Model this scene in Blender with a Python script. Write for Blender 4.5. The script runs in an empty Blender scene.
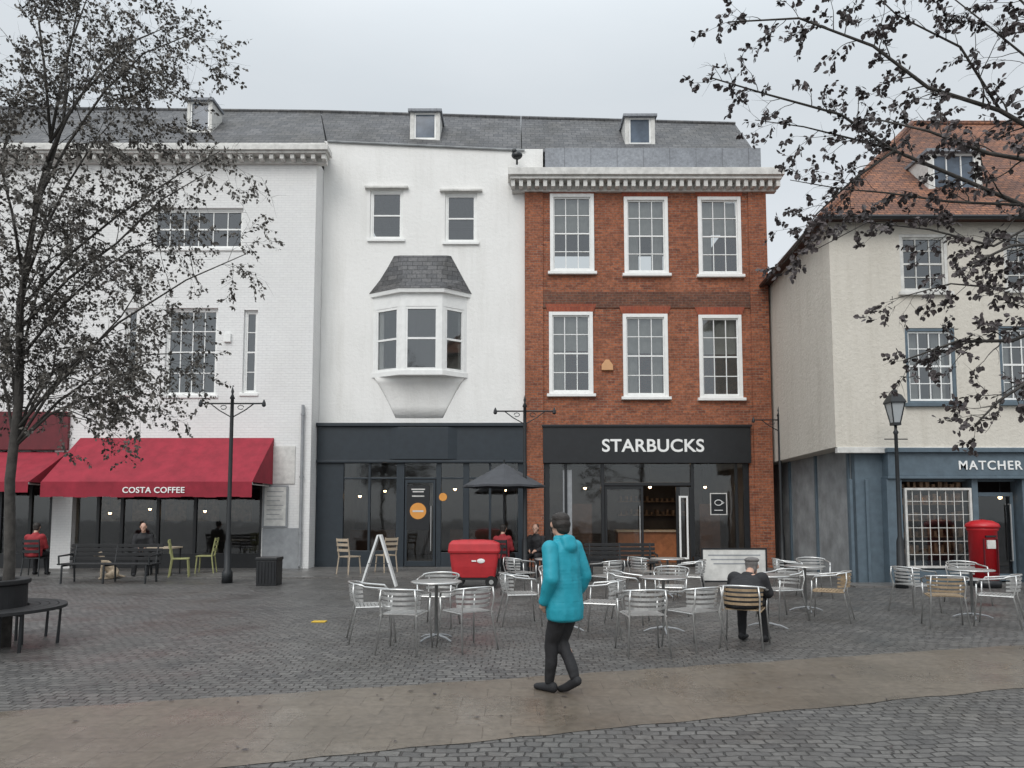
import bpy, math, random
from mathutils import Vector, Matrix
rnd = random.Random(7)
C = bpy.context.scene.collection
R = math.radians
# ------------------------------------------------------------------ camera maths
F = 740.0; H = 1.6; P = R(4.4); HY = 513.0
S = HY - 384 - F*math.tan(P)
cp, sp = math.cos(P), math.sin(P)
def A(px, py, Y):
    v = (384+S-py)/F
    z = Y*(v*cp+sp)/(cp-v*sp); d = Y*cp+z*sp
    return (px-512)/F*d, z+H
def AX(px, py, Y): return A(px, py, Y)[0]
def AZ(py, Y): return A(512, py, Y)[1]
def G(px, py):
    v = (384+S-py)/F; z = -H
    Y = z*(cp-v*sp)/(v*cp+sp); d = Y*cp+z*sp
    return (px-512)/F*d, Y
cam = bpy.data.cameras.new('camera'); co = bpy.data.objects.new('camera', cam); C.objects.link(co)
co.location = (0, 0, H); co.rotation_euler = (R(90)+P, 0, 0)
cam.sensor_width = 36; cam.lens = F/1024*36; cam.shift_y = S/1024; cam.clip_end = 2000; cam.clip_start = .05
bpy.context.scene.camera = co
bpy.context.scene.view_settings.view_transform = 'Standard'
# ------------------------------------------------------------------ materials
def newmat(name):
    m = bpy.data.materials.new(name); m.use_nodes = True
    nt = m.node_tree; b = nt.nodes['Principled BSDF']
    return m, nt, b
def N(nt, t, **k):
    n = nt.nodes.new(t)
    for a, v in k.items(): setattr(n, a, v)
    return n
def mixc(nt, fac, a, b, bt='MIX'):
    n = nt.nodes.new('ShaderNodeMix'); n.data_type = 'RGBA'; n.blend_type = bt
    for i, v in ((0, fac), (6, a), (7, b)):
        if hasattr(v, 'links'): nt.links.new(v, n.inputs[i])
        elif isinstance(v, tuple): n.inputs[i].default_value = (*v[:3], 1)
        else: n.inputs[i].default_value = v
    return n.outputs[2]
def noise(nt, vec, scale, detail=4, rough=.6):
    n = N(nt, 'ShaderNodeTexNoise'); n.inputs['Scale'].default_value = scale
    n.inputs['Detail'].default_value = detail; n.inputs['Roughness'].default_value = rough
    if vec is not None: nt.links.new(vec, n.inputs['Vector'])
    return n.outputs['Fac']
def maprange(nt, v, a, b, c, d):
    n = N(nt, 'ShaderNodeMapRange'); nt.links.new(v, n.inputs[0])
    for i, x in enumerate((a, b, c, d)): n.inputs[i+1].default_value = x
    return n.outputs[0]
def bump(nt, b, h, dist, strength=1):
    n = N(nt, 'ShaderNodeBump'); n.inputs['Strength'].default_value = strength; n.inputs['Distance'].default_value = dist
    nt.links.new(h, n.inputs['Height']); nt.links.new(n.outputs[0], b.inputs['Normal'])
def plain(name, c, rough=.5, metal=0, ns=6, na=.15, bd=0, bs=40):
    m, nt, b = newmat(name)
    tc = N(nt, 'ShaderNodeTexCoord').outputs['Object']
    f = maprange(nt, noise(nt, tc, ns, 5), .3, .7, 0, 1)
    lo = tuple(x*(1-na) for x in c); hi = tuple(min(1, x*(1+na)) for x in c)
    nt.links.new(mixc(nt, f, lo, hi), b.inputs['Base Color'])
    b.inputs['Roughness'].default_value = rough; b.inputs['Metallic'].default_value = metal
    if bd: bump(nt, b, noise(nt, tc, bs, 4), bd)
    return m
def planar(nt, plane):
    tc = N(nt, 'ShaderNodeTexCoord').outputs['Object']
    sx = N(nt, 'ShaderNodeSeparateXYZ'); nt.links.new(tc, sx.inputs[0])
    cb = N(nt, 'ShaderNodeCombineXYZ')
    if plane == 'xy':
        nt.links.new(sx.outputs[0], cb.inputs[0]); nt.links.new(sx.outputs[1], cb.inputs[1])
    else:
        ad = N(nt, 'ShaderNodeMath', operation='ADD'); nt.links.new(sx.outputs[0], ad.inputs[0]); nt.links.new(sx.outputs[1], ad.inputs[1])
        if plane == 'roof': nt.links.new(sx.outputs[0], cb.inputs[0])
        else: nt.links.new(ad.outputs[0], cb.inputs[0])
        mu = N(nt, 'ShaderNodeMath', operation='MULTIPLY'); nt.links.new(sx.outputs[2], mu.inputs[0]); mu.inputs[1].default_value = 1.35 if plane == 'roof' else 1
        nt.links.new(mu.outputs[0], cb.inputs[1])
    return tc, cb.outputs[0]
def bricks(name, c1, c2, mo, bw, bh, ms, bd, plane='xz', rough=.85, dirt=.35, dirtc=(.3,.3,.3), dist=0, smooth=.1, ws=.6, wet=None, bias=0, fine=(.72,1.25), patch=None, pa=.6):
    m, nt, b = newmat(name)
    tc, v = planar(nt, plane)
    if dist:
        nn = N(nt, 'ShaderNodeTexNoise'); nn.inputs['Scale'].default_value = 1.6; nn.inputs['Detail'].default_value = 5; nt.links.new(v, nn.inputs['Vector'])
        vm = N(nt, 'ShaderNodeVectorMath', operation='MULTIPLY_ADD'); nt.links.new(nn.outputs['Color'], vm.inputs[0])
        vm.inputs[1].default_value = (dist, dist, 0); nt.links.new(v, vm.inputs[2]); v = vm.outputs[0]
    bt = N(nt, 'ShaderNodeTexBrick'); nt.links.new(v, bt.inputs['Vector'])
    for k, x in (('Color1', (*c1, 1)), ('Color2', (*c2, 1)), ('Mortar', (*mo, 1)), ('Scale', 1), ('Mortar Size', ms), ('Mortar Smooth', smooth), ('Brick Width', bw), ('Row Height', bh), ('Bias', bias)):
        bt.inputs[k].default_value = x
    col = bt.outputs['Color']
    if patch: col = mixc(nt, maprange(nt, noise(nt, tc, 1.1, 6, .7), .42, .62, 0, pa), col, patch)
    big = maprange(nt, noise(nt, tc, ws, 6, .65), .42, .68, 0, dirt)
    col = mixc(nt, big, col, dirtc, 'MULTIPLY')
    fn = maprange(nt, noise(nt, tc, 14, 5, .7), .3, .7, fine[0], fine[1])
    cbn = N(nt, 'ShaderNodeCombineColor')
    for i in range(3): nt.links.new(fn, cbn.inputs[i])
    col = mixc(nt, 1.0, col, cbn.outputs[0], 'MULTIPLY')
    nt.links.new(col, b.inputs['Base Color'])
    b.inputs['Roughness'].default_value = rough
    if wet: nt.links.new(maprange(nt, noise(nt, tc, .9, 5, .6), .35, .65, wet[0], wet[1]), b.inputs['Roughness'])
    inv = N(nt, 'ShaderNodeMath', operation='MULTIPLY_ADD'); nt.links.new(bt.outputs['Fac'], inv.inputs[0]); inv.inputs[1].default_value = -1
    nt.links.new(maprange(nt, noise(nt, tc, 25, 3), 0, 1, .8, 1.2), inv.inputs[2])
    bump(nt, b, inv.outputs[0], bd)
    return m
def render_wall(name, c, streak=.35, stc=(.55,.55,.52), bd=.004):
    m, nt, b = newmat(name)
    tc = N(nt, 'ShaderNodeTexCoord').outputs['Object']
    mp = N(nt, 'ShaderNodeMapping'); mp.inputs['Scale'].default_value = (2.2, 2.2, .22); nt.links.new(tc, mp.inputs[0])
    st = maprange(nt, noise(nt, mp.outputs[0], 1.6, 6, .7), .48, .75, 0, streak)
    col = mixc(nt, st, c, stc, 'MULTIPLY')
    col = mixc(nt, maprange(nt, noise(nt, tc, .8, 5, .6), .4, .7, 0, .25), col, (.8, .8, .79), 'MULTIPLY')
    nt.links.new(col, b.inputs['Base Color']); b.inputs['Roughness'].default_value = .8
    bump(nt, b, noise(nt, tc, 9, 6, .7), bd*4)
    return m
def glassmat(name, tint=.75, base=.10):
    m, nt, b = newmat(name); nt.nodes.remove(b)
    out = nt.nodes['Material Output']
    tr = N(nt, 'ShaderNodeBsdfTransparent'); tr.inputs[0].default_value = (tint, tint*1.02, tint, 1)
    gl = N(nt, 'ShaderNodeBsdfGlossy'); gl.inputs[0].default_value = (.9, .93, .95, 1); gl.inputs['Roughness'].default_value = .04
    fr = N(nt, 'ShaderNodeFresnel'); fr.inputs[0].default_value = 1.5
    ad = N(nt, 'ShaderNodeMath', operation='ADD'); nt.links.new(fr.outputs[0], ad.inputs[0]); ad.inputs[1].default_value = base
    bm_ = N(nt, 'ShaderNodeBump'); bm_.inputs['Distance'].default_value = .004; bm_.inputs['Strength'].default_value = .5
    tc = N(nt, 'ShaderNodeTexCoord').outputs['Object']; nt.links.new(noise(nt, tc, 1.5, 2), bm_.inputs['Height']); nt.links.new(bm_.outputs[0], gl.inputs['Normal'])
    mx = N(nt, 'ShaderNodeMixShader'); nt.links.new(ad.outputs[0], mx.inputs[0]); nt.links.new(tr.outputs[0], mx.inputs[1]); nt.links.new(gl.outputs[0], mx.inputs[2])
    nt.links.new(mx.outputs[0], out.inputs[0]); return m
def emit(name, c, s):
    m, nt, b = newmat(name); b.inputs['Base Color'].default_value = (*c, 1)
    b.inputs['Emission Color'].default_value = (*c, 1); b.inputs['Emission Strength'].default_value = s; return m
M = {}
M['redbrick'] = bricks('red_brick', (.39,.122,.054), (.185,.055,.032), (.25,.18,.135), .225, .075, .008, .008, dirt=.6, dirtc=(.55,.5,.47), bias=-.05, patch=(.31,.115,.06), fine=(.55,1.45), pa=.6)
M['rubbed'] = bricks('rubbed_brick', (.35,.09,.045), (.28,.062,.035), (.24,.12,.08), .08, .3, .004, .004, dirt=.4, dirtc=(.5,.45,.4))
M['darkbrick'] = bricks('weathered_brick', (.21,.08,.045), (.13,.05,.033), (.17,.12,.09), .225, .075, .008, .008, dirt=.6, dirtc=(.45,.42,.4), fine=(.6,1.35))
M['whitebrick'] = bricks('painted_brick', (.79,.785,.77), (.765,.76,.75), (.715,.71,.70), .225, .075, .006, .003, dirt=.3, dirtc=(.82,.81,.79), fine=(.96,1.03))
M['whiterender'] = render_wall('white_render', (.82,.81,.785), .3, (.70,.69,.66))
M['cream'] = render_wall('cream_render', (.62,.58,.51), .35, (.66,.64,.6), .006)
M['slate'] = bricks('slate_tiles', (.125,.123,.125), (.072,.073,.078), (.035,.035,.04), .3, .2, .008, .014, 'roof', .65, .8, (.55,.52,.45), fine=(.6,1.4))
M['clay'] = bricks('clay_tiles', (.30,.13,.07), (.16,.08,.058), (.08,.035,.025), .18, .12, .01, .02, 'roof', .85, .8, (.38,.35,.33), fine=(.55,1.4))
M['lead'] = bricks('lead_sheet', (.27,.285,.31), (.245,.26,.285), (.19,.20,.22), .8, 5, .012, .01, 'roof', .6, .5)
M['setts'] = bricks('granite_setts', (.145,.138,.130), (.072,.069,.068), (.034,.032,.030), .135, .095, .010, .014, 'xy', .5, .5, (.6,.59,.56), dist=.24, smooth=.8, ws=.35, wet=(.28,.65), fine=(.7,1.3), patch=(.098,.094,.089))
M['band'] = bricks('tan_paving', (.158,.131,.103), (.140,.116,.092), (.122,.102,.082), .42, .3, .005, .0015, 'xy', .5, .7, (.55,.54,.52), dist=.012, ws=.5, wet=(.18,.5), smooth=.6)
M['pave'] = bricks('grey_paving', (.16,.15,.14), (.125,.12,.115), (.06,.06,.058), .6, .45, .008, .003, 'xy', .5, .5, (.5,.5,.5), ws=.6, wet=(.25,.6))
M['white'] = plain('white_paint', (.80,.80,.78), .45, na=.06)
M['offwhite'] = plain('weathered_white', (.60,.59,.56), .6, na=.18)
M['navy'] = plain('navy_paint', (.020,.028,.036), .4, na=.15)
M['black'] = plain('black_paint', (.012,.013,.015), .35, na=.2)
M['mattblack'] = plain('matt_black_wood', (.014,.014,.015), .7, na=.3)
M['iron'] = plain('cast_iron', (.013,.015,.017), .5, na=.3, bd=.001)
M['blue'] = plain('blue_grey_paint', (.095,.130,.158), .55, na=.15)
M['palewall'] = plain('pale_blue_grey_wall', (.27,.28,.285), .8, na=.3, ns=2, bd=.003, bs=12)
M['glass'] = glassmat('window_glass', .7, .12)
M['shopglass'] = glassmat('shop_glass', .8, .04)
M['dormerglass'] = plain('dark_dormer_glass', (.09,.115,.15), .1, na=.4, ns=2)
M['curtain'] = plain('net_curtain', (.5,.5,.48), .9, na=.15, ns=3)
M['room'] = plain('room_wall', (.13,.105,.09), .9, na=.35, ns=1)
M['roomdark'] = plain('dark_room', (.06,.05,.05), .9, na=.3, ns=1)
M['red'] = plain('red_awning_canvas', (.27,.018,.034), .85, na=.2, ns=3, bd=.004, bs=8)
M['darkred'] = plain('dark_red_fascia', (.12,.012,.018), .6, na=.15)
M['letter'] = plain('white_lettering', (.85,.85,.83), .5, na=.02)
M['alu'] = plain('brushed_aluminium', (.60,.595,.58), .33, .9, na=.12, ns=20)
M['aluslat'] = plain('aluminium_slats', (.55,.545,.53), .4, .8, na=.15, ns=20)
M['woodslat'] = plain('tan_wood_slats', (.32,.23,.14), .55, na=.25, ns=15)
M['limewood'] = plain('yellow_green_wood', (.30,.30,.13), .55, na=.15)
M['palewood'] = plain('pale_wood', (.42,.34,.25), .55, na=.15)
M['counter'] = plain('orange_wood_counter', (.40,.15,.06), .5, na=.25)
M['darkcounter'] = plain('dark_wood_counter', (.12,.06,.035), .5, na=.25)
M['postred'] = plain('post_red', (.46,.012,.018), .35, na=.1)
M['cartred'] = plain('red_vinyl', (.46,.022,.028), .55, na=.12, bd=.005, bs=5)
M['teal'] = plain('teal_fabric', (.008,.27,.35), .6, na=.12, ns=4, bd=.006, bs=7)
M['blackcloth'] = plain('black_fabric', (.012,.012,.014), .75, na=.3, bd=.006, bs=14)
M['greycloth'] = plain('grey_wool', (.16,.15,.145), .9, na=.35, bd=.004, bs=60)
M['redcloth'] = plain('red_fabric', (.26,.02,.025), .8, na=.2, bd=.005, bs=14)
M['skin'] = plain('skin', (.50,.30,.22), .55, na=.08)
M['hair'] = plain('dark_hair', (.02,.015,.012), .6, na=.4, ns=60, bd=.006, bs=90)
M['rubber'] = plain('rubber', (.012,.012,.012), .8, na=.2)
M['canopy'] = plain('dark_grey_canvas', (.06,.063,.07), .85, na=.15)
M['bark'] = plain('bark', (.055,.05,.045), .9, na=.4, ns=12, bd=.01, bs=30)
M['leafL'] = plain('dull_leaves', (.090,.081,.070), .65, na=.65, ns=3)
M['leafR'] = plain('purple_brown_leaves', (.062,.050,.050), .6, na=.65, ns=4)
M['lamp'] = emit('warm_lamp', (1, .62, .3), 14)
M['fillglow'] = emit('added_fill_glow', (1, .72, .45), 5)  # glow of the added fill panel in the coffee shop
M['orange'] = plain('orange_print', (.70,.30,.06), .6, na=.05)
M['tan'] = plain('tan_plastic', (.6,.33,.16), .5, na=.05)
M['yellow'] = plain('yellow_plastic', (.65,.42,.03), .5, na=.1)
M['greypost'] = plain('grey_print', (.28,.29,.30), .6, na=.15)
M['fur'] = plain('cream_fur', (.45,.36,.26), .95, na=.4, ns=9, bd=.01, bs=50)
M['tongue'] = plain('frosted_lantern_glass', (.40,.42,.43), .15, na=.05)
M['goods'] = plain('mixed_goods', (.30,.19,.12), .7, na=.9, ns=5)
# ------------------------------------------------------------------ mesh builder
class MB:
    def __init__(s): s.v = []; s.f = []
    def add(s, vs, fs):
        n = len(s.v); s.v += [tuple(v) for v in vs]; s.f += [tuple(i+n for i in f) for f in fs]; return s
    def box(s, x0, x1, y0, y1, z0, z1):
        x0, x1 = min(x0,x1), max(x0,x1); y0, y1 = min(y0,y1), max(y0,y1); z0, z1 = min(z0,z1), max(z0,z1)
        return s.add([(x0,y0,z0),(x1,y0,z0),(x1,y1,z0),(x0,y1,z0),(x0,y0,z1),(x1,y0,z1),(x1,y1,z1),(x0,y1,z1)],
                     [(0,3,2,1),(4,5,6,7),(0,1,5,4),(1,2,6,5),(2,3,7,6),(3,0,4,7)])
    def quad(s, a, b, c, d): return s.add([a,b,c,d], [(0,1,2,3)])
    def obox(s, p, q, z0, z1, t0, t1):
        p = Vector(p); q = Vector(q); d = (q-p).normalized(); n = Vector((d.y, -d.x))
        a, b, c, e = p+n*t0, q+n*t0, q+n*t1, p+n*t1
        return s.add([(v.x, v.y, z) for z in (z0, z1) for v in (a,b,c,e)], [(0,1,2,3),(7,6,5,4),(4,5,1,0),(5,6,2,1),(6,7,3,2),(7,4,0,3)])
    def tube(s, pts, r, n=8, cap=True, flat=1.0):
        pts = [Vector(p) for p in pts]; k = len(pts)
        rs = r if isinstance(r, (list, tuple)) else [r]*k
        vs = []; up = None
        for i, p in enumerate(pts):
            t = (pts[min(i+1,k-1)]-pts[max(i-1,0)])
            t = t.normalized() if t.length > 1e-9 else Vector((0,0,1))
            if up is None:
                up = Vector((0,0,1)) if abs(t.z) < .9 else Vector((0,1,0))
            a = t.cross(up)
            if a.length < 1e-6: a = t.orthogonal()
            a.normalize(); b = a.cross(t).normalized(); up = b
            for j in range(n):
                w = 2*math.pi*j/n
                vs.append(p+a*math.cos(w)*rs[i]+b*math.sin(w)*rs[i]*flat)
        fs = [(i*n+j, i*n+(j+1)%n, (i+1)*n+(j+1)%n, (i+1)*n+j) for i in range(k-1) for j in range(n)]
        if cap: fs += [tuple(range(n-1,-1,-1)), tuple((k-1)*n+j for j in range(n))]
        return s.add(vs, fs)
    def lathe(s, prof, c=(0,0,0), n=20, ph=0):
        vs = [(c[0]+r*math.cos(2*math.pi*j/n+ph), c[1]+r*math.sin(2*math.pi*j/n+ph), c[2]+z) for r, z in prof for j in range(n)]
        k = len(prof)
        fs = [(i*n+j, i*n+(j+1)%n, (i+1)*n+(j+1)%n, (i+1)*n+j) for i in range(k-1) for j in range(n)]
        fs += [tuple(range(n-1,-1,-1)), tuple((k-1)*n+j for j in range(n))]
        return s.add(vs, fs)
    def ell(s, c, r, seg=12, rings=8, rot=None):
        vs = []; fs = []
        c = Vector(c)
        for i in range(1, rings):
            t = math.pi*i/rings
            for j in range(seg):
                w = 2*math.pi*j/seg
                v = Vector((r[0]*math.sin(t)*math.cos(w), r[1]*math.sin(t)*math.sin(w), r[2]*math.cos(t)))
                if rot: v = rot @ v
                vs.append(c+v)
        a = Vector((0,0,r[2])); b = Vector((0,0,-r[2]))
        if rot: a = rot @ a; b = rot @ b
        vs += [c+a, c+b]; T = len(vs)-2; B = T+1
        for i in range(rings-2):
            for j in range(seg):
                fs.append((i*seg+j, (i+1)*seg+j, (i+1)*seg+(j+1)%seg, i*seg+(j+1)%seg))
        for j in range(seg):
            fs.append((T, j, (j+1)%seg)); o = (rings-2)*seg; fs.append((B, o+(j+1)%seg, o+j))
        return s.add(vs, fs)
    def loft(s, loops, cap=True):
        n = len(loops[0]); vs = [v for l in loops for v in l]
        fs = [(i*n+j, i*n+(j+1)%n, (i+1)*n+(j+1)%n, (i+1)*n+j) for i in range(len(loops)-1) for j in range(n)]
        if cap: fs += [tuple(range(n-1,-1,-1)), tuple((len(loops)-1)*n+j for j in range(n))]
        return s.add(vs, fs)
    def wall(s, x0, x1, z0, z1, y0, y1, holes=()):
        xs = sorted(set([x0, x1]+[h[i] for h in holes for i in (0,1) if x0 < h[i] < x1]))
        zs = sorted(set([z0, z1]+[h[i] for h in holes for i in (2,3) if z0 < h[i] < z1]))
        def solid(i, j):
            if i < 0 or j < 0 or i >= len(xs)-1 or j >= len(zs)-1: return False
            cx = (xs[i]+xs[i+1])/2; cz = (zs[j]+zs[j+1])/2
            return not any(h[0] < cx < h[1] and h[2] < cz < h[3] for h in holes)
        for i in range(len(xs)-1):
            for j in range(len(zs)-1):
                if not solid(i, j): continue
                a, b, c, d = xs[i], xs[i+1], zs[j], zs[j+1]
                s.quad((a,y0,c),(b,y0,c),(b,y0,d),(a,y0,d)); s.quad((b,y1,c),(a,y1,c),(a,y1,d),(b,y1,d))
                if not solid(i-1,j): s.quad((a,y1,c),(a,y0,c),(a,y0,d),(a,y1,d))
                if not solid(i+1,j): s.quad((b,y0,c),(b,y1,c),(b,y1,d),(b,y0,d))
                if not solid(i,j-1): s.quad((a,y1,c),(b,y1,c),(b,y0,c),(a,y0,c))
                if not solid(i,j+1): s.quad((a,y0,d),(b,y0,d),(b,y1,d),(a,y1,d))
        return s
    def build(s, name, mat, parent=None, smooth=False, bevel=0, label=None):
        me = bpy.data.meshes.new(name); me.from_pydata(s.v, [], s.f); me.update()
        o = bpy.data.objects.new(name, me); C.objects.link(o)
        me.materials.append(M[mat] if isinstance(mat, str) else mat)
        if smooth: me.polygons.foreach_set('use_smooth', [True]*len(me.polygons))
        if parent is not None:
            o.parent = parent
            if parent.type == 'EMPTY': o.location = -parent.location
        if bevel:
            b = o.modifiers.new('bevel', 'BEVEL'); b.width = bevel; b.segments = 2; b.limit_method = 'ANGLE'
        if label: o['label'] = label
        return o
def tag(o, label, cat, group=None):
    o['label'] = label; o['category'] = cat
    if group: o['group'] = group
    return o
def thing(name, label, cat, loc=(0,0,0), group=None):
    o = bpy.data.objects.new(name, None); C.objects.link(o); o.location = loc; o.empty_display_size = .2
    return tag(o, label, cat, group)
def copytree(o, parent=None):
    c = o.copy(); C.objects.link(c)
    if parent is not None: c.parent = parent
    for ch in list(o.children): copytree(ch, c)
    return c
def struct(o): o['kind'] = 'structure'; return o
def text(parent, s, x0, x1, z0, z1, y, mat, bold=.02, name='lettering', spacing=1.0):
    cu = bpy.data.curves.new('t', 'FONT'); cu.body = s; cu.extrude = .01; cu.offset = bold; cu.space_character = spacing
    cu.resolution_u = 6
    t = bpy.data.objects.new('t', cu); C.objects.link(t)
    dg = bpy.context.evaluated_depsgraph_get()
    me = bpy.data.meshes.new_from_object(t.evaluated_get(dg))
    bpy.data.objects.remove(t)
    xs = [v.co.x for v in me.vertices]; ys = [v.co.y for v in me.vertices]
    a, b, c, d = min(xs), max(xs), min(ys), max(ys)
    for v in me.vertices:
        X = x0+(v.co.x-a)/(b-a)*(x1-x0); Z = z0+(v.co.y-c)/(d-c)*(z1-z0); v.co = (X, y-v.co.z, Z)
    me.name = name; me.materials.clear(); me.materials.append(M[mat])
    o = bpy.data.objects.new(name, me); C.objects.link(o)
    if parent is not None:
        o.parent = parent
        if parent.type == 'EMPTY': o.location = -parent.location
    return o
# ------------------------------------------------------------------ windows
def curtain(parent, x0, x1, z0, z1, y):
    mb = MB(); n = 14; vs = []
    for i in range(n+1):
        x = x0+(x1-x0)*i/n; w = y+.02*math.sin(i*2.3)
        vs += [(x, w, z0), (x, w, z1)]
    mb.add(vs, [(2*i, 2*i+2, 2*i+3, 2*i+1) for i in range(n)])
    return mb.build('curtain', 'curtain', parent, True)
def sash(parent, x0, x1, z0, z1, y, cols, rows, fw=.1, mat='white', proud=.02, sill=True, cur=0, mid=True, bar=.025, barmat=None):
    f = MB(); ya, yb = y-proud, y+.13
    f.box(x0, x0+fw, ya, yb, z0, z1); f.box(x1-fw, x1, ya, yb, z0, z1)
    f.box(x0+fw, x1-fw, ya, yb, z1-fw, z1); f.box(x0+fw, x1-fw, ya, yb, z0, z0+fw*.7)
    w = f.build('window', mat, parent, bevel=.006)
    gx0, gx1, gz0, gz1 = x0+fw, x1-fw, z0+fw*.7, z1-fw
    b = MB(); yb0, yb1 = y+.02, y+.06
    rowz = [gz0+(gz1-gz0)*i/rows for i in range(1, rows)]
    colx = [gx0+(gx1-gx0)*i/cols for i in range(1, cols)]
    st = .035
    b.box(gx0, gx0+st, yb0, yb1, gz0, gz1); b.box(gx1-st, gx1, yb0, yb1, gz0, gz1)
    b.box(gx0+st, gx1-st, yb0, yb1, gz0, gz0+.05); b.box(gx0+st, gx1-st, yb0, yb1, gz1-.04, gz1)
    for i, z in enumerate(rowz):
        t = .045 if (mid and abs(z-(gz0+gz1)/2) < .02) else bar
        b.box(gx0+st, gx1-st, yb0+.003, yb1, z-t/2, z+t/2)
    for x in colx: b.box(x-bar/2, x+bar/2, yb0+.006, yb1-.003, gz0+.05, gz1-.04)
    b.build('glazing_bars', barmat or mat, w)
    MB().quad((gx0,y+.05,gz0),(gx1,y+.05,gz0),(gx1,y+.05,gz1),(gx0,y+.05,gz1)).build('pane', 'glass', w)
    if sill: MB().box(x0-.07, x1+.07, y-.12, y+.1, z0-.09, z0-.001).build('sill', mat, w, bevel=.01)
    if cur:
        if cur & 1: curtain(w, gx0+.02, gx0+(gx1-gx0)*.33, gz0, gz1, y+.25)
        if cur & 2: curtain(w, gx1-(gx1-gx0)*.33, gx1-.02, gz0, gz1, y+.25)
        if cur & 4: curtain(w, gx0, gx1, gz0+(gz1-gz0)*.55, gz1, y+.2)
    return w
def pxrect(Y, a, b, c, d):
    ym = (c+d)/2
    return (AX(a, ym, Y), AX(b, ym, Y), AZ(d, Y), AZ(c, Y))
def shell(mb, x0, x1, y0, y1, z1):
    mb.box(x0, x0+.2, y0, y1, 0, z1); mb.box(x1-.2, x1, y0, y1, 0, z1); mb.box(x0+.2, x1-.2, y1-.2, y1, 0, z1)
def interior(parent, x0, x1, y0, y1, z1, mat='room'):
    mb = MB()
    mb.quad((x0,y1,0),(x1,y1,0),(x1,y1,z1),(x0,y1,z1)); mb.quad((x0,y0,0),(x0,y1,0),(x0,y1,z1),(x0,y0,z1))
    mb.quad((x1,y1,0),(x1,y0,0),(x1,y0,z1),(x1,y1,z1)); mb.quad((x0,y0,z1),(x0,y1,z1),(x1,y1,z1),(x1,y0,z1)); mb.quad((x0,y0,.035),(x1,y0,.035),(x1,y1,.035),(x0,y1,.035))
    return mb.build('shop_interior', mat, parent)
def pendant(parent, x, y, z, zc):
    w = MB().tube([(x,y,z+.05),(x,y,zc)], .008, 5).lathe([(.03,.08),(.11,-.02),(.1,-.02),(.02,.06)], (x,y,z), 12).build('pendant_lamp', 'black', parent)
    MB().ell((x,y,z-.03), (.05,.05,.05), 6, 4).build('bulb', 'lamp', w, True)
def lead_cornice(mb, x0, x1, yb, z0, z1, proj, step=.3):
    h = z1-z0
    mb.box(x0, x1, yb-proj, yb+.1, z0+h*.62, z1)
    mb.box(x0+.06, x1-.06, yb-proj*.85, yb+.1, z0+h*.45, z0+h*.62)
    mb.box(x0+.12, x1-.12, yb-.1, yb+.1, z0, z0+h*.45)
    n = int((x1-x0-.3)/step)
    for i in range(n+1):
        x = x0+.15+(x1-x0-.3)*i/n
        mb.box(x-.06, x+.06, yb-proj*.72, yb-.1, z0+h*.08, z0+h*.45)
# ------------------------------------------------------------------ ground
g = MB().quad((-300,-100,0),(300,-100,0),(300,500,0),(-300,500,0)).build('ground', 'setts'); struct(g)
p0, p1 = G(0,712), G(1024,645); q0, q1 = G(210,768), G(1024,688)
def ext(a, b, x): t = (x-a[0])/(b[0]-a[0]); return a[1]+t*(b[1]-a[1])
path = MB(); vs = []; n = 160
for i in range(n+1):
    x = -14+30*i/n
    vs += [(x, ext(q0,q1,x)+rnd.uniform(-.025,.025), .004), (x, ext(p0,p1,x)+rnd.uniform(-.025,.025), .004)]
path.add(vs, [(2*i,2*i+2,2*i+3,2*i+1) for i in range(n)])
struct(path.build('path', 'band'))
struct(MB().box(-30, 7.4, 18.3, 21.9, -.1, .03).box(7.4, 30, 16.1, 16.95, -.1, .03).build('pavement', 'pave'))
# ------------------------------------------------------------------ brick house
YB = 21.9
bx0, bx1 = AX(525,300,YB), AX(768,300,YB)
zt = AZ(185, YB)
house = thing('brick_house', 'red brick three storey house with six white sash windows above a black coffee shop front', 'building', ((bx0+bx1)/2, YB, 0))
wins = [(550,594,194,272),(624,668,197,274),(698,741,197,275),(549,593,312,394),(623,668,314,397),(699,742,315,398)]
holes = [pxrect(YB,*w) for w in wins]
shop = (AX(543,500,YB), AX(750,500,YB), 0, AZ(430,YB))
mb = MB().wall(bx0, bx1, 0, zt, YB, YB+.35, holes+[(shop[0],shop[1],-1,shop[3])])
shell(mb, bx0+.002, bx1-.002, YB+.35, YB+9, zt)
mb.build('wall', 'redbrick', house)
MB().box(AX(543,300,YB)+.003, AX(750,300,YB)-.003, YB-.03, YB-.001, AZ(308,YB), AZ(292,YB)).build('string_course', 'darkbrick', house)
for h in holes:
    a = MB(); a.add([(h[0]-.03,YB-.034,h[3]+.002),(h[1]+.03,YB-.034,h[3]+.002),(h[1]+.11,YB-.034,h[3]+.24),(h[0]-.11,YB-.034,h[3]+.24)],[(0,1,2,3)]); a.build('flat_arch', 'rubbed', house)
for a, b in ((bx0-.002, AX(543,300,YB)), (AX(750,300,YB), bx1+.002)):
    MB().box(a, b, YB-.05, YB-.001, 0, zt-.05).build('pilaster', 'redbrick', house)
for i, h in enumerate(holes): sash(house, *h, YB-.0, 3, 4, .105, 'white', .04, True, [4,7,5,5,7,4][i])
cz0, cz1 = AZ(187,21.5), AZ(167,21.4)
mb = MB(); lead_cornice(mb, AX(508,175,21.4), AX(785,175,21.4), YB, cz0, cz1, .5, .24); mb.build('cornice', 'offwhite', house, bevel=.008)
gx0, gx1 = AX(545,158,22.0), AX(758,158,22.0)
MB().box(gx0, gx1, 21.75, 22.4, cz1+.002, AZ(152,22.0)).build('lead_parapet', 'lead', house)
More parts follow.
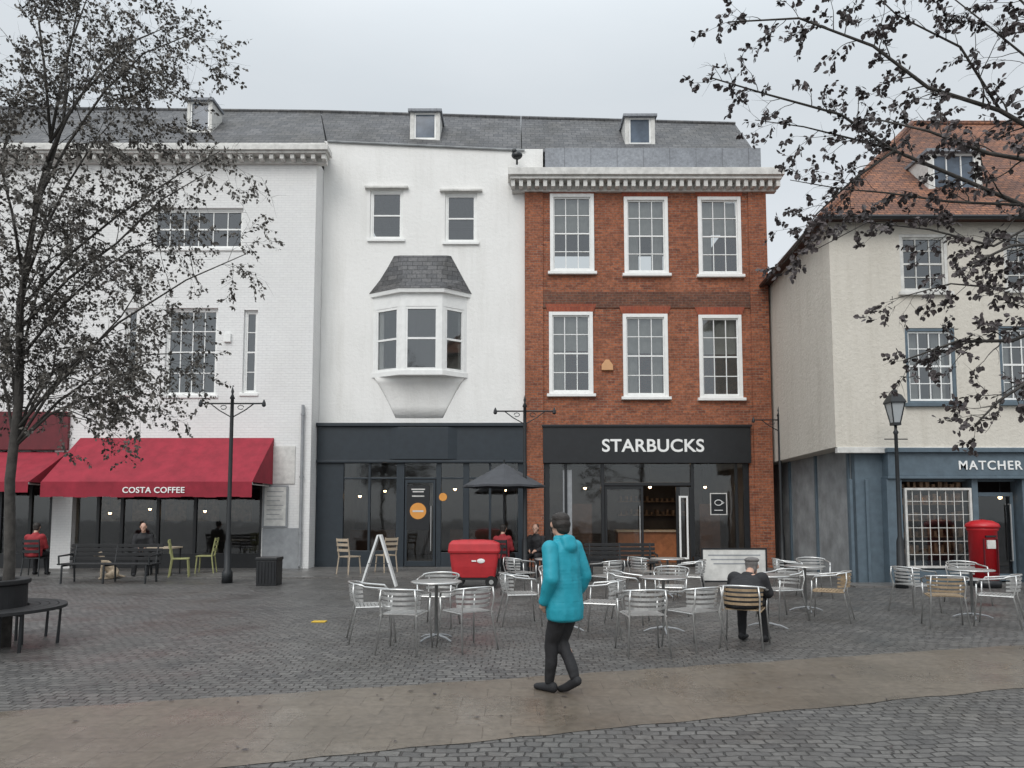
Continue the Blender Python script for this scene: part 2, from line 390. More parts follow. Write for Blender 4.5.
def roof(parent, pts, mat='slate'):
    eL, eR, rR, rL, bR, bL = [Vector(p) for p in pts]
    mb = MB().add([eL,eR,rR,rL,bR,bL], [(0,1,2,3),(3,2,4,5),(1,4,2),(0,3,5),(0,5,4,1)])
    r = mb.build('roof', mat, parent)
    MB().tube([rL+Vector((0,0,.0)), rR+Vector((0,0,.0))], .07, 8).build('ridge_tiles', mat, r)
    return r
YR = 24.3
xr1, zr1 = A(735,124,YR); xm, zm = A(545,118,YR)
rf = roof(house, [(gx0-.7,22.3,AZ(150,22.3)-.05),(gx1,22.3,AZ(150,22.3)-.05),(xr1,YR,zr1),(gx0-.7,YR,zm),(gx1,30.5,AZ(150,22.3)-.5),(gx0-.7,30.5,AZ(150,22.3)-.5)])
def dormer(parent, x0, x1, z0, z1, y, depth, cheek='offwhite', glassrows=1, fw=.13):
    d = MB(); d.box(x0, x0+fw, y, y+depth, z0-.3, z1-.08); d.box(x1-fw, x1, y, y+depth, z0-.3, z1-.08)
    d.box(x0+fw, x1-fw, y, y+depth, z0-.3, z0+.1)
    o = d.build('dormer', cheek, parent, bevel=.006)
    MB().box(x0-.06, x1+.06, y-.1, y+depth, z1-.079, z1).build('dormer_roof', 'lead', o)
    w = MB(); a, b, c, e = x0+fw, x1-fw, z0+.1, z1-.08
    w.box(a, a+.05, y+.03, y+.09, c, e); w.box(b-.05, b, y+.03, y+.09, c, e); w.box(a+.05, b-.05, y+.03, y+.09, c, c+.06); w.box(a+.05, b-.05, y+.03, y+.09, e-.05, e)
    if glassrows > 1:
        for k in range(1, 3): xx = a+(b-a)*k/3; w.box(xx-.012, xx+.012, y+.04, y+.08, c+.06, e-.05)
    w.build('dormer_window', 'white', o)
    MB().quad((a,y+.07,c),(b,y+.07,c),(b,y+.07,e),(a,y+.07,e)).build('pane', 'dormerglass', o)
dY = 22.8
dormer(house, AX(625,130,dY), AX(655,130,dY), AZ(147,dY), AZ(115,dY), dY, 1.3)
ax, az = A(607,366,YB)
MB().loft([[(ax-.17,y,az-.14),(ax+.17,y,az-.14),(ax+.17,y,az+.02),(ax+.05,y,az+.18),(ax-.05,y,az+.18),(ax-.17,y,az+.02)] for y in (YB-.09, YB-.001)]).build('alarm_box', 'tan', house, bevel=.01)
fx0, fx1, fz0, fz1 = AX(543,445,YB-.12), AX(751,445,YB-.12), AZ(463,YB-.12), AZ(427,YB-.12)
fa = MB().box(fx0, fx1, YB-.12, YB+.02, fz0, fz1).box(fx0-.03, fx1+.03, YB-.18, YB+.02, fz1+.001, fz1+.07).build('fascia', 'black', house, bevel=.008)
text(fa, 'STARBUCKS', AX(602,445,YB-.12), AX(704,445,YB-.12), AZ(452,YB-.12), AZ(439,YB-.12), YB-.13, 'letter', .018, spacing=1.03)
sb = MB(); ys0, ys1 = YB+.05, YB+.17; ztop = fz0+.0
def vbar(mb, px, w, y0, y1, z0, z1): x = AX(px, 510, y0); mb.box(x-w/2, x+w/2, y0, y1, z0, z1)
for px, w in ((547,.16),(566,.08),(603,.1),(693,.1),(737,.08),(747,.16)): vbar(sb, px, w, ys0, ys1, .31, ztop)
xL, xR = AX(543,510,ys0), AX(750,510,ys0)
dl, dr = AX(603,510,ys0), AX(693,510,ys0)
sb.box(xL, dl, ys0-.003, ys1, 0, .31); sb.box(dr, xR, ys0-.003, ys1, 0, .31)
sb.box(dl+.05, dr-.05, ys0+.002, ys1-.002, AZ(484,ys0)-.05, AZ(484,ys0)+.05)
sb.build('shopfront_frame', 'black', house, bevel=.006)
MB().quad((xL,ys0+.06,.31),(dl,ys0+.06,.31),(dl,ys0+.06,ztop),(xL,ys0+.06,ztop)).build('shop_window', 'shopglass', house)
MB().quad((dr,ys0+.06,.31),(xR,ys0+.06,.31),(xR,ys0+.06,ztop),(dr,ys0+.06,ztop)).build('shop_window', 'shopglass', house)
MB().quad((dl,ys0+.06,AZ(484,ys0)),(dr,ys0+.06,AZ(484,ys0)),(dr,ys0+.06,ztop),(dl,ys0+.06,ztop)).build('fanlight', 'shopglass', house)
def door(parent, x0, x1, z1, y, mat, glass='shopglass', handle='alu', hx=None):
    m = MB(); m.box(x0,x0+.07,y,y+.05,.04,z1); m.box(x1-.07,x1,y,y+.05,.04,z1); m.box(x0+.07,x1-.07,y,y+.05,.04,.2); m.box(x0+.07,x1-.07,y,y+.05,z1-.09,z1)
    d = m.build('door', mat, parent, bevel=.004)
    MB().quad((x0+.07,y+.03,.2),(x1-.07,y+.03,.2),(x1-.07,y+.03,z1-.09),(x0+.07,y+.03,z1-.09)).build('pane', glass, d)
    hx = hx if hx is not None else x1-.12
    MB().tube([(hx,y-.002,.5),(hx,y-.07,.5),(hx,y-.07,1.8),(hx,y-.002,1.8)], .018, 6).build('handle', handle, d)
    return d
dm = (AX(644,510,ys0))
door(house, dl+.06, dm-.01, AZ(484,ys0)-.06, ys0+.03, 'black')
hxa, hxb = AX(679,510,YB-.1), AX(688,510,YB-.1)
d_ = MB().box(AX(676,510,YB-.02), AX(680,510,YB-.02), YB-.04, YB+.02, .05, AZ(487,YB)).box(dr-.12, dr-.06, YB-.04, YB+.02, .05, AZ(487,YB)).build('door', 'black', house)
MB().quad((AX(678,510,YB),YB+.0,.05),(dr-.08,YB+.0,.05),(dr-.08,YB+.0,AZ(487,YB)),(AX(678,510,YB),YB+.0,AZ(487,YB))).build('pane','shopglass',d_)
MB().wall(hxa, hxb, AZ(559,YB), AZ(496,YB), YB-.12, YB-.09, [(hxa+.05,hxb-.05,AZ(559,YB)+.05,AZ(496,YB)-.05)]).build('handle', 'white', d_)
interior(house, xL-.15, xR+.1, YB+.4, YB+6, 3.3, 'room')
MB().box(AX(618,520,23.6), AX(676,520,23.6), 23.6, 24.2, .04, 1.0).build('counter', 'counter', house)
MB().box(AX(616,520,23.6), AX(678,520,23.6), 23.5, 24.3, 1.0, 1.06).build('countertop', 'palewood', house)
MB().box(AX(600,470,23.5), AX(700,470,23.5), 22.45, 22.85, 3.26, 3.29).build('added_fill_panel', 'fillglow', house)  # added glowing panel, hidden above the shop glass, brightens the dark interior
mb = MB()
for k in range(2):
    z = 1.5+k*.5; mb.box(AX(620,520,27), AX(690,520,27), 27.4, 27.7, z, z+.04)
    for j in range(13): x = AX(622,520,27)+j*.19; mb.box(x, x+.06+.07*rnd.random(), 27.42, 27.6, z+.04, z+.12+.12*rnd.random())
mb.build('wall_shelves', 'goods', house)
for k in (0,1): MB().box(AX(572+k*128,520,24.2),AX(592+k*128,520,24.2),24.2,24.3,.04,1.9).build('menu_screen','darkcounter',house)
for px, py, y in ((585,487,23.2),(650,486,23.3),(705,486,23.4)): pendant(house, AX(px,py,y), y, AZ(py,y), 3.25)
def poster(parent, px0, px1, py0, py1, y, mat='greypost', fr='offwhite'):
    x0, x1, z0, z1 = pxrect(y, px0, px1, py0, py1)
    o = MB().box(x0, x1, y-.012, y, z0, z1).build('poster', fr, parent)
    MB().box(x0+.03, x1-.03, y-.016, y-.0125, z0+.03, z1-.03).build('print', mat, o)
    return o
pp = poster(house, 710, 727, 493, 515, ys0+.05, 'black')
x0,x1,z0,z1 = pxrect(ys0+.03, 713, 724, 497, 511); xc_ = (x0+x1)/2; zc2 = (z0+z1)/2
MB().tube([(xc_+.11*math.cos(a),ys0+.032,zc2+.04+.08*math.sin(a)) for a in [k*.45 for k in range(15)]], .012, 5).tube([(x0+.04,ys0+.032,z0+.02),(x1-.04,ys0+.032,z0+.02)], .012, 5).tube([(xc_+.11,ys0+.032,zc2+.07),(xc_+.17,ys0+.032,zc2+.04),(xc_+.1,ys0+.032,zc2)], .01, 5).build('drawing', 'letter', pp)
poster(house, 563, 572, 470, 545, ys0+.05, 'greypost', 'greypost')
# ------------------------------------------------------------------ white painted brick house (left)
YC = 21.2
cx0, cx1 = AX(-260,300,YC), AX(314,300,YC)
mx0 = cx1+.004; mx1 = bx0-.004
ch = thing('white_brick_house', 'white painted brick house with deep cornice above a red cafe awning', 'building', ((cx0+cx1)/2, YC, 0))
cw = [(152,243,208,248),(165,217,308,395),(243,257,310,393),(124,137,308,393),(-120,-60,308,395)]
hc = [pxrect(YC,*w) for w in cw]
zc_ = AZ(158,YC)
g1 = (AX(72,510,YC), AX(262,510,YC), -1, AZ(450,YC)); g2 = (AX(-120,510,YC), AX(52,510,YC), -1, AZ(450,YC))
mb = MB().wall(cx0, cx1, 0, zc_, YC, YC+.35, hc+[g1,g2]); shell(mb, cx0+.002, cx1-.002, YC+.35, YC+9, zc_)
mb.build('wall', 'whitebrick', ch)
for i,(h,cr) in enumerate(zip(hc, [(6,2),(4,4),(1,4),(1,4),(3,4)])): sash(ch, *h, YC+.08, cr[0], cr[1], .06, 'white', 0, True, 0)
mb = MB(); lead_cornice(mb, cx0-.2, AX(328,150,YC-.4), YC, AZ(160,YC-.3), AZ(145,YC-.4), .45, .3); mb.build('cornice', 'offwhite', ch, bevel=.008)
ez = AZ(143,YC-.1)
MB().box(cx0, cx1+.25, YC-.05, YC+.35, AZ(145,YC-.4)+.002, ez+.03).build('parapet', 'offwhite', ch)
xl_, zl_ = A(321,112,YR)
roof(ch, [(cx0,YC+.3,ez),(cx1+.2,YC+.3,ez),(xl_-.02,YR,zl_),(cx0,YR,zl_+.2),(cx1-.2,30.2,ez),(cx0,30.2,ez)])
dormer(ch, AX(187,118,22.7), AX(212,118,22.7), AZ(134,22.7), AZ(99,22.7), 22.7, .8, fw=.09)
ax, az = A(228,338,YC)
MB().box(ax-.1,ax+.1,YC-.08,YC-.001,az-.13,az+.13).build('alarm_box', 'white', ch, bevel=.01)
def shopline(parent, y, pxs, z0, z1, mat, w=.08, riser=.4, transom=None):
    m = MB(); xs = [AX(p,510,y) for p in pxs]
    for x in xs: m.box(x-w/2, x+w/2, y, y+.1, riser, z1)
    m.box(xs[0]-w/2, xs[-1]+w/2, y-.004, y+.1, 0, riser)
    if transom: m.box(xs[0], xs[-1], y+.004, y+.09, transom-.03, transom+.03)
    m.build('shopfront_frame', mat, parent, bevel=.005)
    MB().quad((xs[0],y+.05,riser),(xs[-1],y+.05,riser),(xs[-1],y+.05,z1),(xs[0],y+.05,z1)).build('shop_window', 'shopglass', parent)
shopline(ch, YC+.15, [73,98,122,158,195,228,261], 0, g1[3], 'black', .09, .45, 2.5)
shopline(ch, YC+.15, [-119,-80,-40,0,30,51], 0, g2[3], 'black', .09, .45, 2.5)
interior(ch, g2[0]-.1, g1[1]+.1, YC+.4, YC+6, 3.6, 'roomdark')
for px, py, y in ((110,512,22.5),(150,508,23.5),(205,510,23)): pendant(ch, AX(px,py,y), y, AZ(py,y), 3.6)
mb = MB()
for k in range(5): x = AX(85+k*34,520,26); mb.box(x, x+.75, 26.9, 26.95, 1.3, 2.1)
mb.build('wall_pictures', 'goods', ch)
def awning(parent, x0, x1, y0, y1, z0, z1, zv, mat):
    m = MB(); th = .02; n = 26; vs = []
    for i in range(n+1):
        x = x0+(x1-x0)*i/n
        for j in range(5):
            k = j/4; sag = (-.035 if i % 5 else 0)*math.sin(math.pi*k)*(1 if i%5 in (2,3) else .6)
            vs.append((x, y0+(y1-y0)*k, z1+(z0-z1)*k+sag))
    m.add(vs, [(i*5+j,i*5+j+1,i*5+6+j,i*5+5+j) for i in range(n) for j in range(4)])
    m.add([(x0,y1,z0),(x0,y0,z1),(x0,y0,z0)],[(0,1,2)]); m.add([(x1,y1,z0),(x1,y0,z0),(x1,y0,z1)],[(0,1,2)])
    o = m.build('awning', mat, parent)
    v = MB(); k = int((x1-x0)/.3)
    for i in range(k):
        a = x0+(x1-x0)*i/k; b = x0+(x1-x0)*(i+1)/k
        v.box(a, b, y1-.012, y1-.002+.002*(i%2), zv+.012*math.sin(i*1.7), z0+.01)
    v.build('valance', mat, o)
    MB().tube([(x0,y1+.02,z0-.03),(x1,y1+.02,z0-.03)], .03, 8).tube([(x0+.1,y0,z0-.05),(x0+.1,y1,z0-.04)],.02,6).tube([(x1-.1,y0,z0-.05),(x1-.1,y1,z0-.04)],.02,6).build('awning_bar', 'offwhite', o)
    return o
aw = awning(ch, -12.42, -6.85, YC-.005, 19.5, AZ(482,19.5), AZ(438,YC), AZ(497,19.5), 'red')
text(aw, 'COSTA COFFEE', AX(123,490,19.5), AX(185,490,19.5), AZ(493,19.5), AZ(487,19.5), 19.475, 'letter', .012, spacing=1.05)
awning(ch, -16.2, -12.75, YC-.005, 19.5, AZ(482,19.5), AZ(452,YC), AZ(492,19.5), 'red')
MB().box(-16.2, AX(68,430,YC-.1), YC-.1, YC-.001, AZ(450,YC), AZ(412,YC)).build('fascia', 'darkred', ch, bevel=.01)
MB().box(AX(263,510,YC-.05), AX(300,510,YC-.05), YC-.06, YC-.001, 0, AZ(528,YC)).build('plinth', 'greypost', ch, bevel=.01)
MB().box(AX(263,510,YC-.03), AX(294,510,YC-.03), YC-.03, YC-.001, AZ(484,YC), AZ(446,YC)).build('pillar_panel', 'offwhite', ch, bevel=.01)
x0,x1,z0,z1 = pxrect(YC-.03,263,288,485,528); mo = MB().box(x0,x1,YC-.07,YC-.031,z0+.01,z1-.01).build('menu_board','greypost',ch,bevel=.005)
MB().box(x0+.05,x1-.05,YC-.078,YC-.071,z0+.06,z1-.06).build('menu_sheet','offwhite',mo)
mm = MB()
for k in range(7): mm.box(x0+.12,x1-.12-.05*(k%3),YC-.082,YC-.079,z1-.2-k*.13,z1-.18-k*.13)
mm.build('menu_lines','greypost',mo)
def pipe(parent, px, pyt, y, mat='greypost'):
    x, z = A(px, pyt, y); m = MB().tube([(x,y,.1),(x,y,z)], .045, 8)
    for zz in (1.0, 2.6, 4.4):
        if zz < z: m.lathe([(.06,0),(.06,.06)], (x,y,zz), 8)
    m.build('downpipe', mat, parent)
pipe(ch, 303, 405, YC-.08)
# ------------------------------------------------------------------ white rendered house (middle)
YM = 22.0; BF = 21.5
mh = thing('white_rendered_house', 'white rendered house with slate topped bay window above a dark navy shop front', 'building', ((mx0+mx1)/2, YM, 0))
mw = [(370,403,190,239),(445,477,193,242)]
hm = [pxrect(YM,*w) for w in mw]
zmL, zmR = AZ(141,YM), AZ(150,YM)
bayh = (AX(384,330,YM), AX(458,330,YM), AZ(368,YM), AZ(306,YM))
gm = (AX(318,510,YM), mx1-.1, -1, AZ(432,YM))
mb = MB().wall(mx0, mx1, 0, zmR, YM, YM+.35, hm+[gm,bayh]); shell(mb, mx0+.002, mx1-.002, YM+.35, YM+9, zmR)
mb.add([(mx0,YM,zmR),(mx1,YM,zmR),(mx0,YM,zmL),(mx0,YM+.35,zmR),(mx1,YM+.35,zmR),(mx0,YM+.35,zmL)],[(0,1,2),(3,5,4),(0,2,5,3),(2,1,4,5)])
mb.build('wall', 'whiterender', mh)
MB().box(mx1-.3, AX(543,158,YM-.1), YM+.001, YM+.3, cz1+.002, AZ(149,YM)).build('parapet', 'whiterender', mh)
for h in hm:
    sash(mh, *h, YM+.05, 1, 2, .07, 'white', 0, True, 0)
    MB().box(h[0]-.16, h[1]+.16, YM-.12, YM+.02, h[3]+.02, h[3]+.09).build('hood', 'offwhite', mh, bevel=.01)
eM = AZ(143,22.3)
roof(mh, [(mx0+.0,22.35,eM),(gx0-.72,22.35,AZ(150,22.3)-.05),(gx0-.72,YR,zm),(xl_,YR,zl_),(gx0-.72,30.5,eM-.3),(mx0+.25,30.5,eM-.3)])
MB().tube([(mx0+.1,22.0-.04,zmL-.03),(mx1,22.0-.04,zmR-.03)], .035, 8).build('gutter', 'palewall', mh)
dormer(mh, AX(410,127,dY), AX(440,127,dY), AZ(142,dY), AZ(110,dY), dY, 1.3)
def bayplan(e, yf, z):
    a, b, c, d = AX(373,335,YM)-e, AX(401,335,BF)-e*.6, AX(442,335,BF)+e*.6, AX(467,335,YM)+e
    return [(a,YM,z),(b,BF-e,z),(c,BF-e,z),(d,YM,z)]
pl = [(p[0],p[1]) for p in bayplan(0,0,0)]
zb0, zb1, zb2, zb3 = AZ(375,BF), AZ(370,BF), AZ(306,BF), AZ(289,BF)
bo = MB().loft([bayplan(.04,0,zb0), bayplan(.04,0,zb1)]).build('bay_window', 'white', mh, bevel=.008)
MB().loft([bayplan(.0,0,zb2), bayplan(0,0,zb3-.12), bayplan(.1,0,zb3-.119), bayplan(.12,0,zb3)]).build('bay_head', 'white', bo)
for i in range(3):
    p, q = Vector(pl[i]), Vector(pl[i+1]); d = (q-p).normalized(); L = (q-p).length; e = .13 if i == 1 else .12
    m = MB(); m.obox(p, p+d*e, zb1, zb2, -.1, -.004); m.obox(q-d*e, q, zb1, zb2, -.1, -.002)
    m.obox(p+d*e, q-d*e, zb1, zb1+.08, -.09, -.012); m.obox(p+d*e, q-d*e, zb2-.08, zb2, -.09, -.012); zmid=(zb1+zb2)/2; m.obox(p+d*e, q-d*e, zmid-.03, zmid+.03, -.085, -.02)
    m.obox(p+d*e, p+d*(e+.06), zb1+.08, zb2-.08, -.085, -.015); m.obox(q-d*(e+.06), q-d*e, zb1+.08, zb2-.08, -.085, -.015)
    m.build('window_frame', 'white', bo)
    n = Vector((d.y,-d.x))*-.05; a = p+n; b = q+n
    MB().quad((a.x,a.y,zb1),(b.x,b.y,zb1),(b.x,b.y,zb2),(a.x,a.y,zb2)).build('pane', 'glass', bo)
z2_ = AZ(418,YM)
def rplan(kd, kx, z, n=14):
    cx = (pl[0][0]+pl[3][0])/2; hw = (pl[3][0]-pl[0][0])/2*kx; dp = (YM-BF)*kd
    return [(cx-hw*math.cos(math.pi*i/n), YM-dp*math.sin(math.pi*i/n), z) for i in range(n+1)]
Hc = zb0-z2_
MB().loft([rplan(.02,.5,z2_), rplan(.09,.62,z2_+Hc*.3), rplan(.2,.76,z2_+Hc*.62), rplan(.38,.88,z2_+Hc*.86), rplan(.62,.97,zb0-.001)]).build('bay_corbel', 'whiterender', mh, True)
rt = AZ(256,YM); e = bayplan(.14,0,zb3+.001)
MB().loft([e, [(AX(380,278,YM),YM,AZ(280,YM)),(AX(403,278,21.6),21.62,AZ(279,21.6)),(AX(441,278,21.6),21.62,AZ(279,21.6)),(AX(464,278,YM),YM,AZ(280,YM))], [(AX(388,266,YM),YM,AZ(267,YM)),(AX(402,266,21.8),21.8,AZ(266,21.8)),(AX(443,266,21.8),21.8,AZ(266,21.8)),(AX(457,266,YM),YM,AZ(267,YM))], [(AX(394,256,YM),YM,rt),(AX(400,256,YM),YM-.05,rt),(AX(447,256,YM),YM-.05,rt),(AX(451,256,YM),YM,rt)]]).build('bay_roof', 'slate', mh)
f0, f1, q0_, q1_ = mx0+.02, AX(526,440,YM-.25), AZ(460,YM-.25), AZ(423,YM-.25)
fs = MB().box(f0, f1, YM-.22, YM-.002, q0_, q1_-.1); fs.box(f0-.02, f1+.02, YM-.32, YM-.002, q1_-.1, q1_); fs.box(f0, f1, YM-.28, YM-.002, q0_-.08, q0_-.001)
xa, xb = AX(398,440,21.7), AX(448,440,21.7)
fs.loft([[(xa-.3,YM-.21,z),(xa,YM-.30,z),(xb,YM-.30,z),(xb+.3,YM-.21,z)] for z in (q0_+.02, q1_-.12)])
fs.build('fascia', 'navy', mh, bevel=.01)
pm = MB(); yP = YM-.18
for a, b in ((309,343),(396,404),(436,441),(463,469),(518,527)):
    pm.box(max(AX(a,510,yP), mx0+.01), AX(b,510,yP), yP, yP+.14, 0, q0_-.09)
pm.box(AX(343,510,yP), AX(396,510,yP), yP+.01, yP+.13, 0, .5); pm.box(AX(441,510,yP), AX(518,510,yP), yP+.01, yP+.13, 0, .45)
for p in (369,): vbar(pm, p, .07, yP+.02, yP+.1, .5, q0_-.09)
for p in (490,): vbar(pm, p, .07, yP+.02, yP+.1, .45, q0_-.09)
tz = AZ(478,yP)
pm.box(AX(343,510,yP), AX(518,510,yP), yP+.03, yP+.09, tz-.03, tz+.03)
pm.build('shopfront_frame', 'navy', mh, bevel=.008)
for a, b in ((343,396),(441,518)):
    MB().quad((AX(a,510,yP),yP+.07,.5),(AX(b,510,yP),yP+.07,.5),(AX(b,510,yP),yP+.07,q0_-.09),(AX(a,510,yP),yP+.07,q0_-.09)).build('shop_window','shopglass',mh)
MB().quad((AX(404,510,yP),yP+.07,tz),(AX(436,510,yP),yP+.07,tz),(AX(436,510,yP),yP+.07,q0_-.09),(AX(404,510,yP),yP+.07,q0_-.09)).build('fanlight','shopglass',mh)
door(mh, AX(404,510,yP)+.02, AX(436,510,yP)-.02, tz-.05, yP+.02, 'navy')
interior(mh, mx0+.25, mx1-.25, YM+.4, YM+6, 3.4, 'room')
for px, py, y in ((360,495,23),(385,490,25),(455,488,23.4),(505,489,23.2)): pendant(mh, AX(px,py,y), y, AZ(py,y), 3.4)
MB().box(AX(350,530,24.5),AX(395,530,24.5),24.5,25.2,0.04,1.05).build('counter','darkcounter',mh); MB().box(AX(450,530,25),AX(505,530,25),25,25.6,.04,1.05).build('counter','darkcounter',mh)
x, z = A(418,511,yP)
ps = MB().box(x-.33, x+.33, yP+.0, yP+.012, z-.55, z+.75).build('window_sign', 'black', mh)
MB().tube([(x,yP-.004,z),(x,yP-.001,z)], .24, 28).build('orange_disc', 'orange', ps)
pr = MB().box(x-.16,x+.16,yP-.008,yP-.005,z-.03,z+.02)
for a_,z_ in ((.2,.62),(.16,.55),(.18,.42)): pr.box(x-a_,x+a_,yP-.006,yP-.002,z+z_,z+z_+.035)
pr.build('faded_print','offwhite',ps)
x, z = A(443,497,yP); MB().tube([(x,yP-.006,z),(x,yP-.001,z)], .12, 20).build('orange_disc', 'orange', mh)
bx_, bz_ = A(517,155,21.6)
MB().tube([(bx_,21.7,bz_-.25),(bx_,21.7,bz_)], .03, 6).ell((bx_,21.66,bz_+.02),(.17,.13,.13)).ell((bx_-.08,21.62,bz_+.13),(.08,.08,.09)).build('roof_floodlight', 'black', mh, True)
# ------------------------------------------------------------------ cream house (right)
YS = 17.0
rx0 = AX(832,330,YS); rx1 = 22.0
rh = thing('cream_house', 'cream rendered house with orange tiled roof above a blue grey shop front', 'building', (rx0+3, YS, 0))
zj, ze = AZ(447,YS), AZ(218,YS)
rw = [(906,956,328,403),(1000,1048,326,402),(900,948,234,292),(1004,1050,232,290)]
hr = [pxrect(YS,*w) for w in rw]
mb = MB().wall(rx0, rx1, zj, ze, YS, YS+.35, hr)
sx = 8.1; mb.quad((sx,26,zj),(rx0,YS+.35,zj),(rx0,YS+.35,ze),(sx,26,ze)); mb.quad((rx1,26,zj),(sx,26,zj),(sx,26,ze),(rx1,26,ze))
mb.add([(rx0,YS+.002,zj+.001),(rx1,YS+.002,zj+.001),(rx1,26,zj+.001),(sx,26,zj+.001)],[(3,2,1,0)]); mb.quad((rx1,YS+.35,zj),(rx1,26,zj),(rx1,26,ze),(rx1,YS+.35,ze))
mb.build('wall', 'cream', rh)
MB().quad((8.5,26,0),(7.98,YS+.4,0),(7.98,YS+.4,zj),(8.5,26,zj)).build('passage_wall', 'palewall', rh)
for k in (0, 2.2, 4.4):
    y = YS+.5+k; x = 7.985+(y-YS-.4)*.0605; MB().box(x-.06, x+.02, y-.05, y+.05, 0, zj-.002).build('timber_post', 'blue', rh, bevel=.008)
MB().box(rx0+.02, rx1, YS-.04, YS+.1, zj-.14, zj-.002).build('jetty_beam', 'offwhite', rh, bevel=.01)
for i, h in enumerate(hr): sash(rh, *h, YS+.03, 4 if i < 2 else 3, 4, .075, 'blue' if i < 2 else 'offwhite', .02, True, [3,3,0,0][i], bar=.022, barmat='white' if i < 2 else 'offwhite')
xa, za = A(912,124,21.5)
e0 = ze-.1
ef0, ef1, eb0, eb1 = (rx0-.3,YS-.3,e0), (rx1+.3,YS-.3,e0), (sx-.25,26.3,e0), (rx1+.3,26.3,e0)
mb = MB().add([ef0, ef1, (20.2,21.5,za), (xa,21.5,za), eb1, eb0], [(0,1,2,3),(3,2,4,5),(1,4,2),(0,3,5),(0,5,4,1)])
rr = mb.build('roof', 'clay', rh)
MB().tube([ef0,(xa,21.5,za),(20.2,21.5,za)], .1, 8).tube([(xa,21.5,za),eb0],.1,8).build('ridge_tiles','clay',rr)
MB().tube([(rx0-.3,YS-.36,e0-.02),(rx1,YS-.36,e0-.02)], .06, 8).tube([(rx0-.34,YS-.3,e0-.02),(sx-.3,26,e0-.02)], .06, 8).build('gutter', 'black', rh)
dormer(rh, AX(928,172,17.9), AX(982,172,17.9), AZ(197,17.9), AZ(150,17.9), 17.9, 2.4, 'offwhite', 3)
y = YS+.02
f0, f1 = AX(886,465,y), rx1
fb = MB().box(f0, f1, y-.1, y+.2, AZ(476,y), AZ(453,y)); fb.box(f0-.05, f1, y-.2, y+.2, AZ(453,y)+.001, AZ(448,y)-.01); fb.box(f0-.03,f1,y-.14,y+.2,AZ(479,y),AZ(476,y)-.001)
fo = fb.build('fascia', 'blue', rh, bevel=.01)
text(fo, 'MATCHER', AX(956,465,y), AX(1019,465,y), AZ(470,y), AZ(461,y), y-.11, 'letter', .012, spacing=1.15)
zf = AZ(479,y)-.001
sb = MB()
sb.wall(7.98, rx1, 0, zj-.005, YS+.2, YS+.38, [(AX(905,510,y),AX(973,510,y),.5,zf-.05),(AX(978,510,y),AX(1022,510,y),-1,zf-.05),(AX(1034,510,y),15.5,.5,zf-.05)])
sb.box(AX(886,510,y), AX(901,510,y), y-.08, YS+.199, 0, zf); sb.box(AX(973,510,y), AX(979,510,y), y, YS+.199, 0, zf); sb.box(AX(1022,510,y), AX(1034,510,y), y-.05, YS+.199, 0, zf)
sb.box(AX(902,510,y), AX(973,510,y), y-.04, YS+.199, 0, AZ(570,y))
for a in (852,868): vbar(sb, a, .07, YS+.14, YS+.199, 0, zf)
sb.build('shopfront', 'blue', rh, bevel=.008)
wx0, wx1, wz0, wz1 = pxrect(y, 905, 972, 488, 568)
wf = MB(); wf.box(wx0,wx0+.05,y-.05,y+.03,wz0,wz1); wf.box(wx1-.05,wx1,y-.05,y+.03,wz0,wz1); wf.box(wx0+.05,wx1-.05,y-.05,y+.03,wz0,wz0+.05); wf.box(wx0+.05,wx1-.05,y-.05,y+.03,wz1-.05,wz1)
for i in range(1,8): xx = wx0+(wx1-wx0)*i/8; wf.box(xx-.007,xx+.007,y-.012,y+.01,wz0+.05,wz1-.05)
for i in range(1,6): zz = wz0+(wz1-wz0)*i/6; wf.box(wx0+.05,wx1-.05,y-.009,y+.013,zz-.007,zz+.007)
w_ = wf.build('shop_window', 'offwhite', rh)
MB().quad((wx0,y,wz0),(wx1,y,wz0),(wx1,y,wz1),(wx0,y,wz1)).build('pane','shopglass',w_)
ds = MB()
for k in range(5):
    z = .65+k*.38; ds.box(wx0,wx1,y+.4,y+.7,z,z+.03)
    for j in range(11): xx = wx0+.03+j*.145; ds.box(xx,xx+.05+.06*rnd.random(),y+.43,y+.6,z+.03,z+.1+.2*rnd.random())
ds.build('display_shelves','goods',rh)
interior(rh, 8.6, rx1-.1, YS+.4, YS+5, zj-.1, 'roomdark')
for px, py in ((920,497),(950,494),(1000,496)): pendant(rh, AX(px,py,17.7), 17.7, AZ(py,17.7), zj-.1)
door(rh, AX(980,510,y)+.03, AX(1021,510,y)-.02, zf-.3, YS+.24, 'blue')
# ------------------------------------------------------------------ street furniture
def twin_post(label, px, by, ht=4.35):
    x, yy = G(px, by)
    t = thing('lamp_post', label, 'lamp post', (x,yy,0), 'twin armed iron posts along the shops')
    MB().lathe([(.12,0),(.12,.25),(.08,.3),(.075,.9),(.05,1.0),(.042,ht-.5),(.038,ht-.1),(.06,ht-.08),(.02,ht+.02),(.035,ht+.08),(.005,ht+.2)], (x,yy,0), 14).build('pole','iron',t,True)
    for sg in (-1,1):
        m = MB().tube([(x,yy,ht-.2),(x+sg*.74,yy,ht-.2)], .02, 6)
        m.tube([(x+sg*.02,yy,ht-.52),(x+sg*.3,yy,ht-.36),(x+sg*.5,yy,ht-.21)], .014, 6)
        m.tube([(x+sg*(.2+.07*math.cos(a)), yy, ht-.29+.05*math.sin(a)) for a in [k*.8 for k in range(8)]], .010, 5)
        m.lathe([(.02,-.08),(.05,-.05),(.04,.02),(.01,.09)], (x+sg*.74,yy,ht-.2), 8)
        m.build('arm','iron',t)
    return t
twin_post('black iron post with two straight arms in front of the red awning', 227, 583)
twin_post('black iron post with two arms behind the walker in teal', 525, 578)
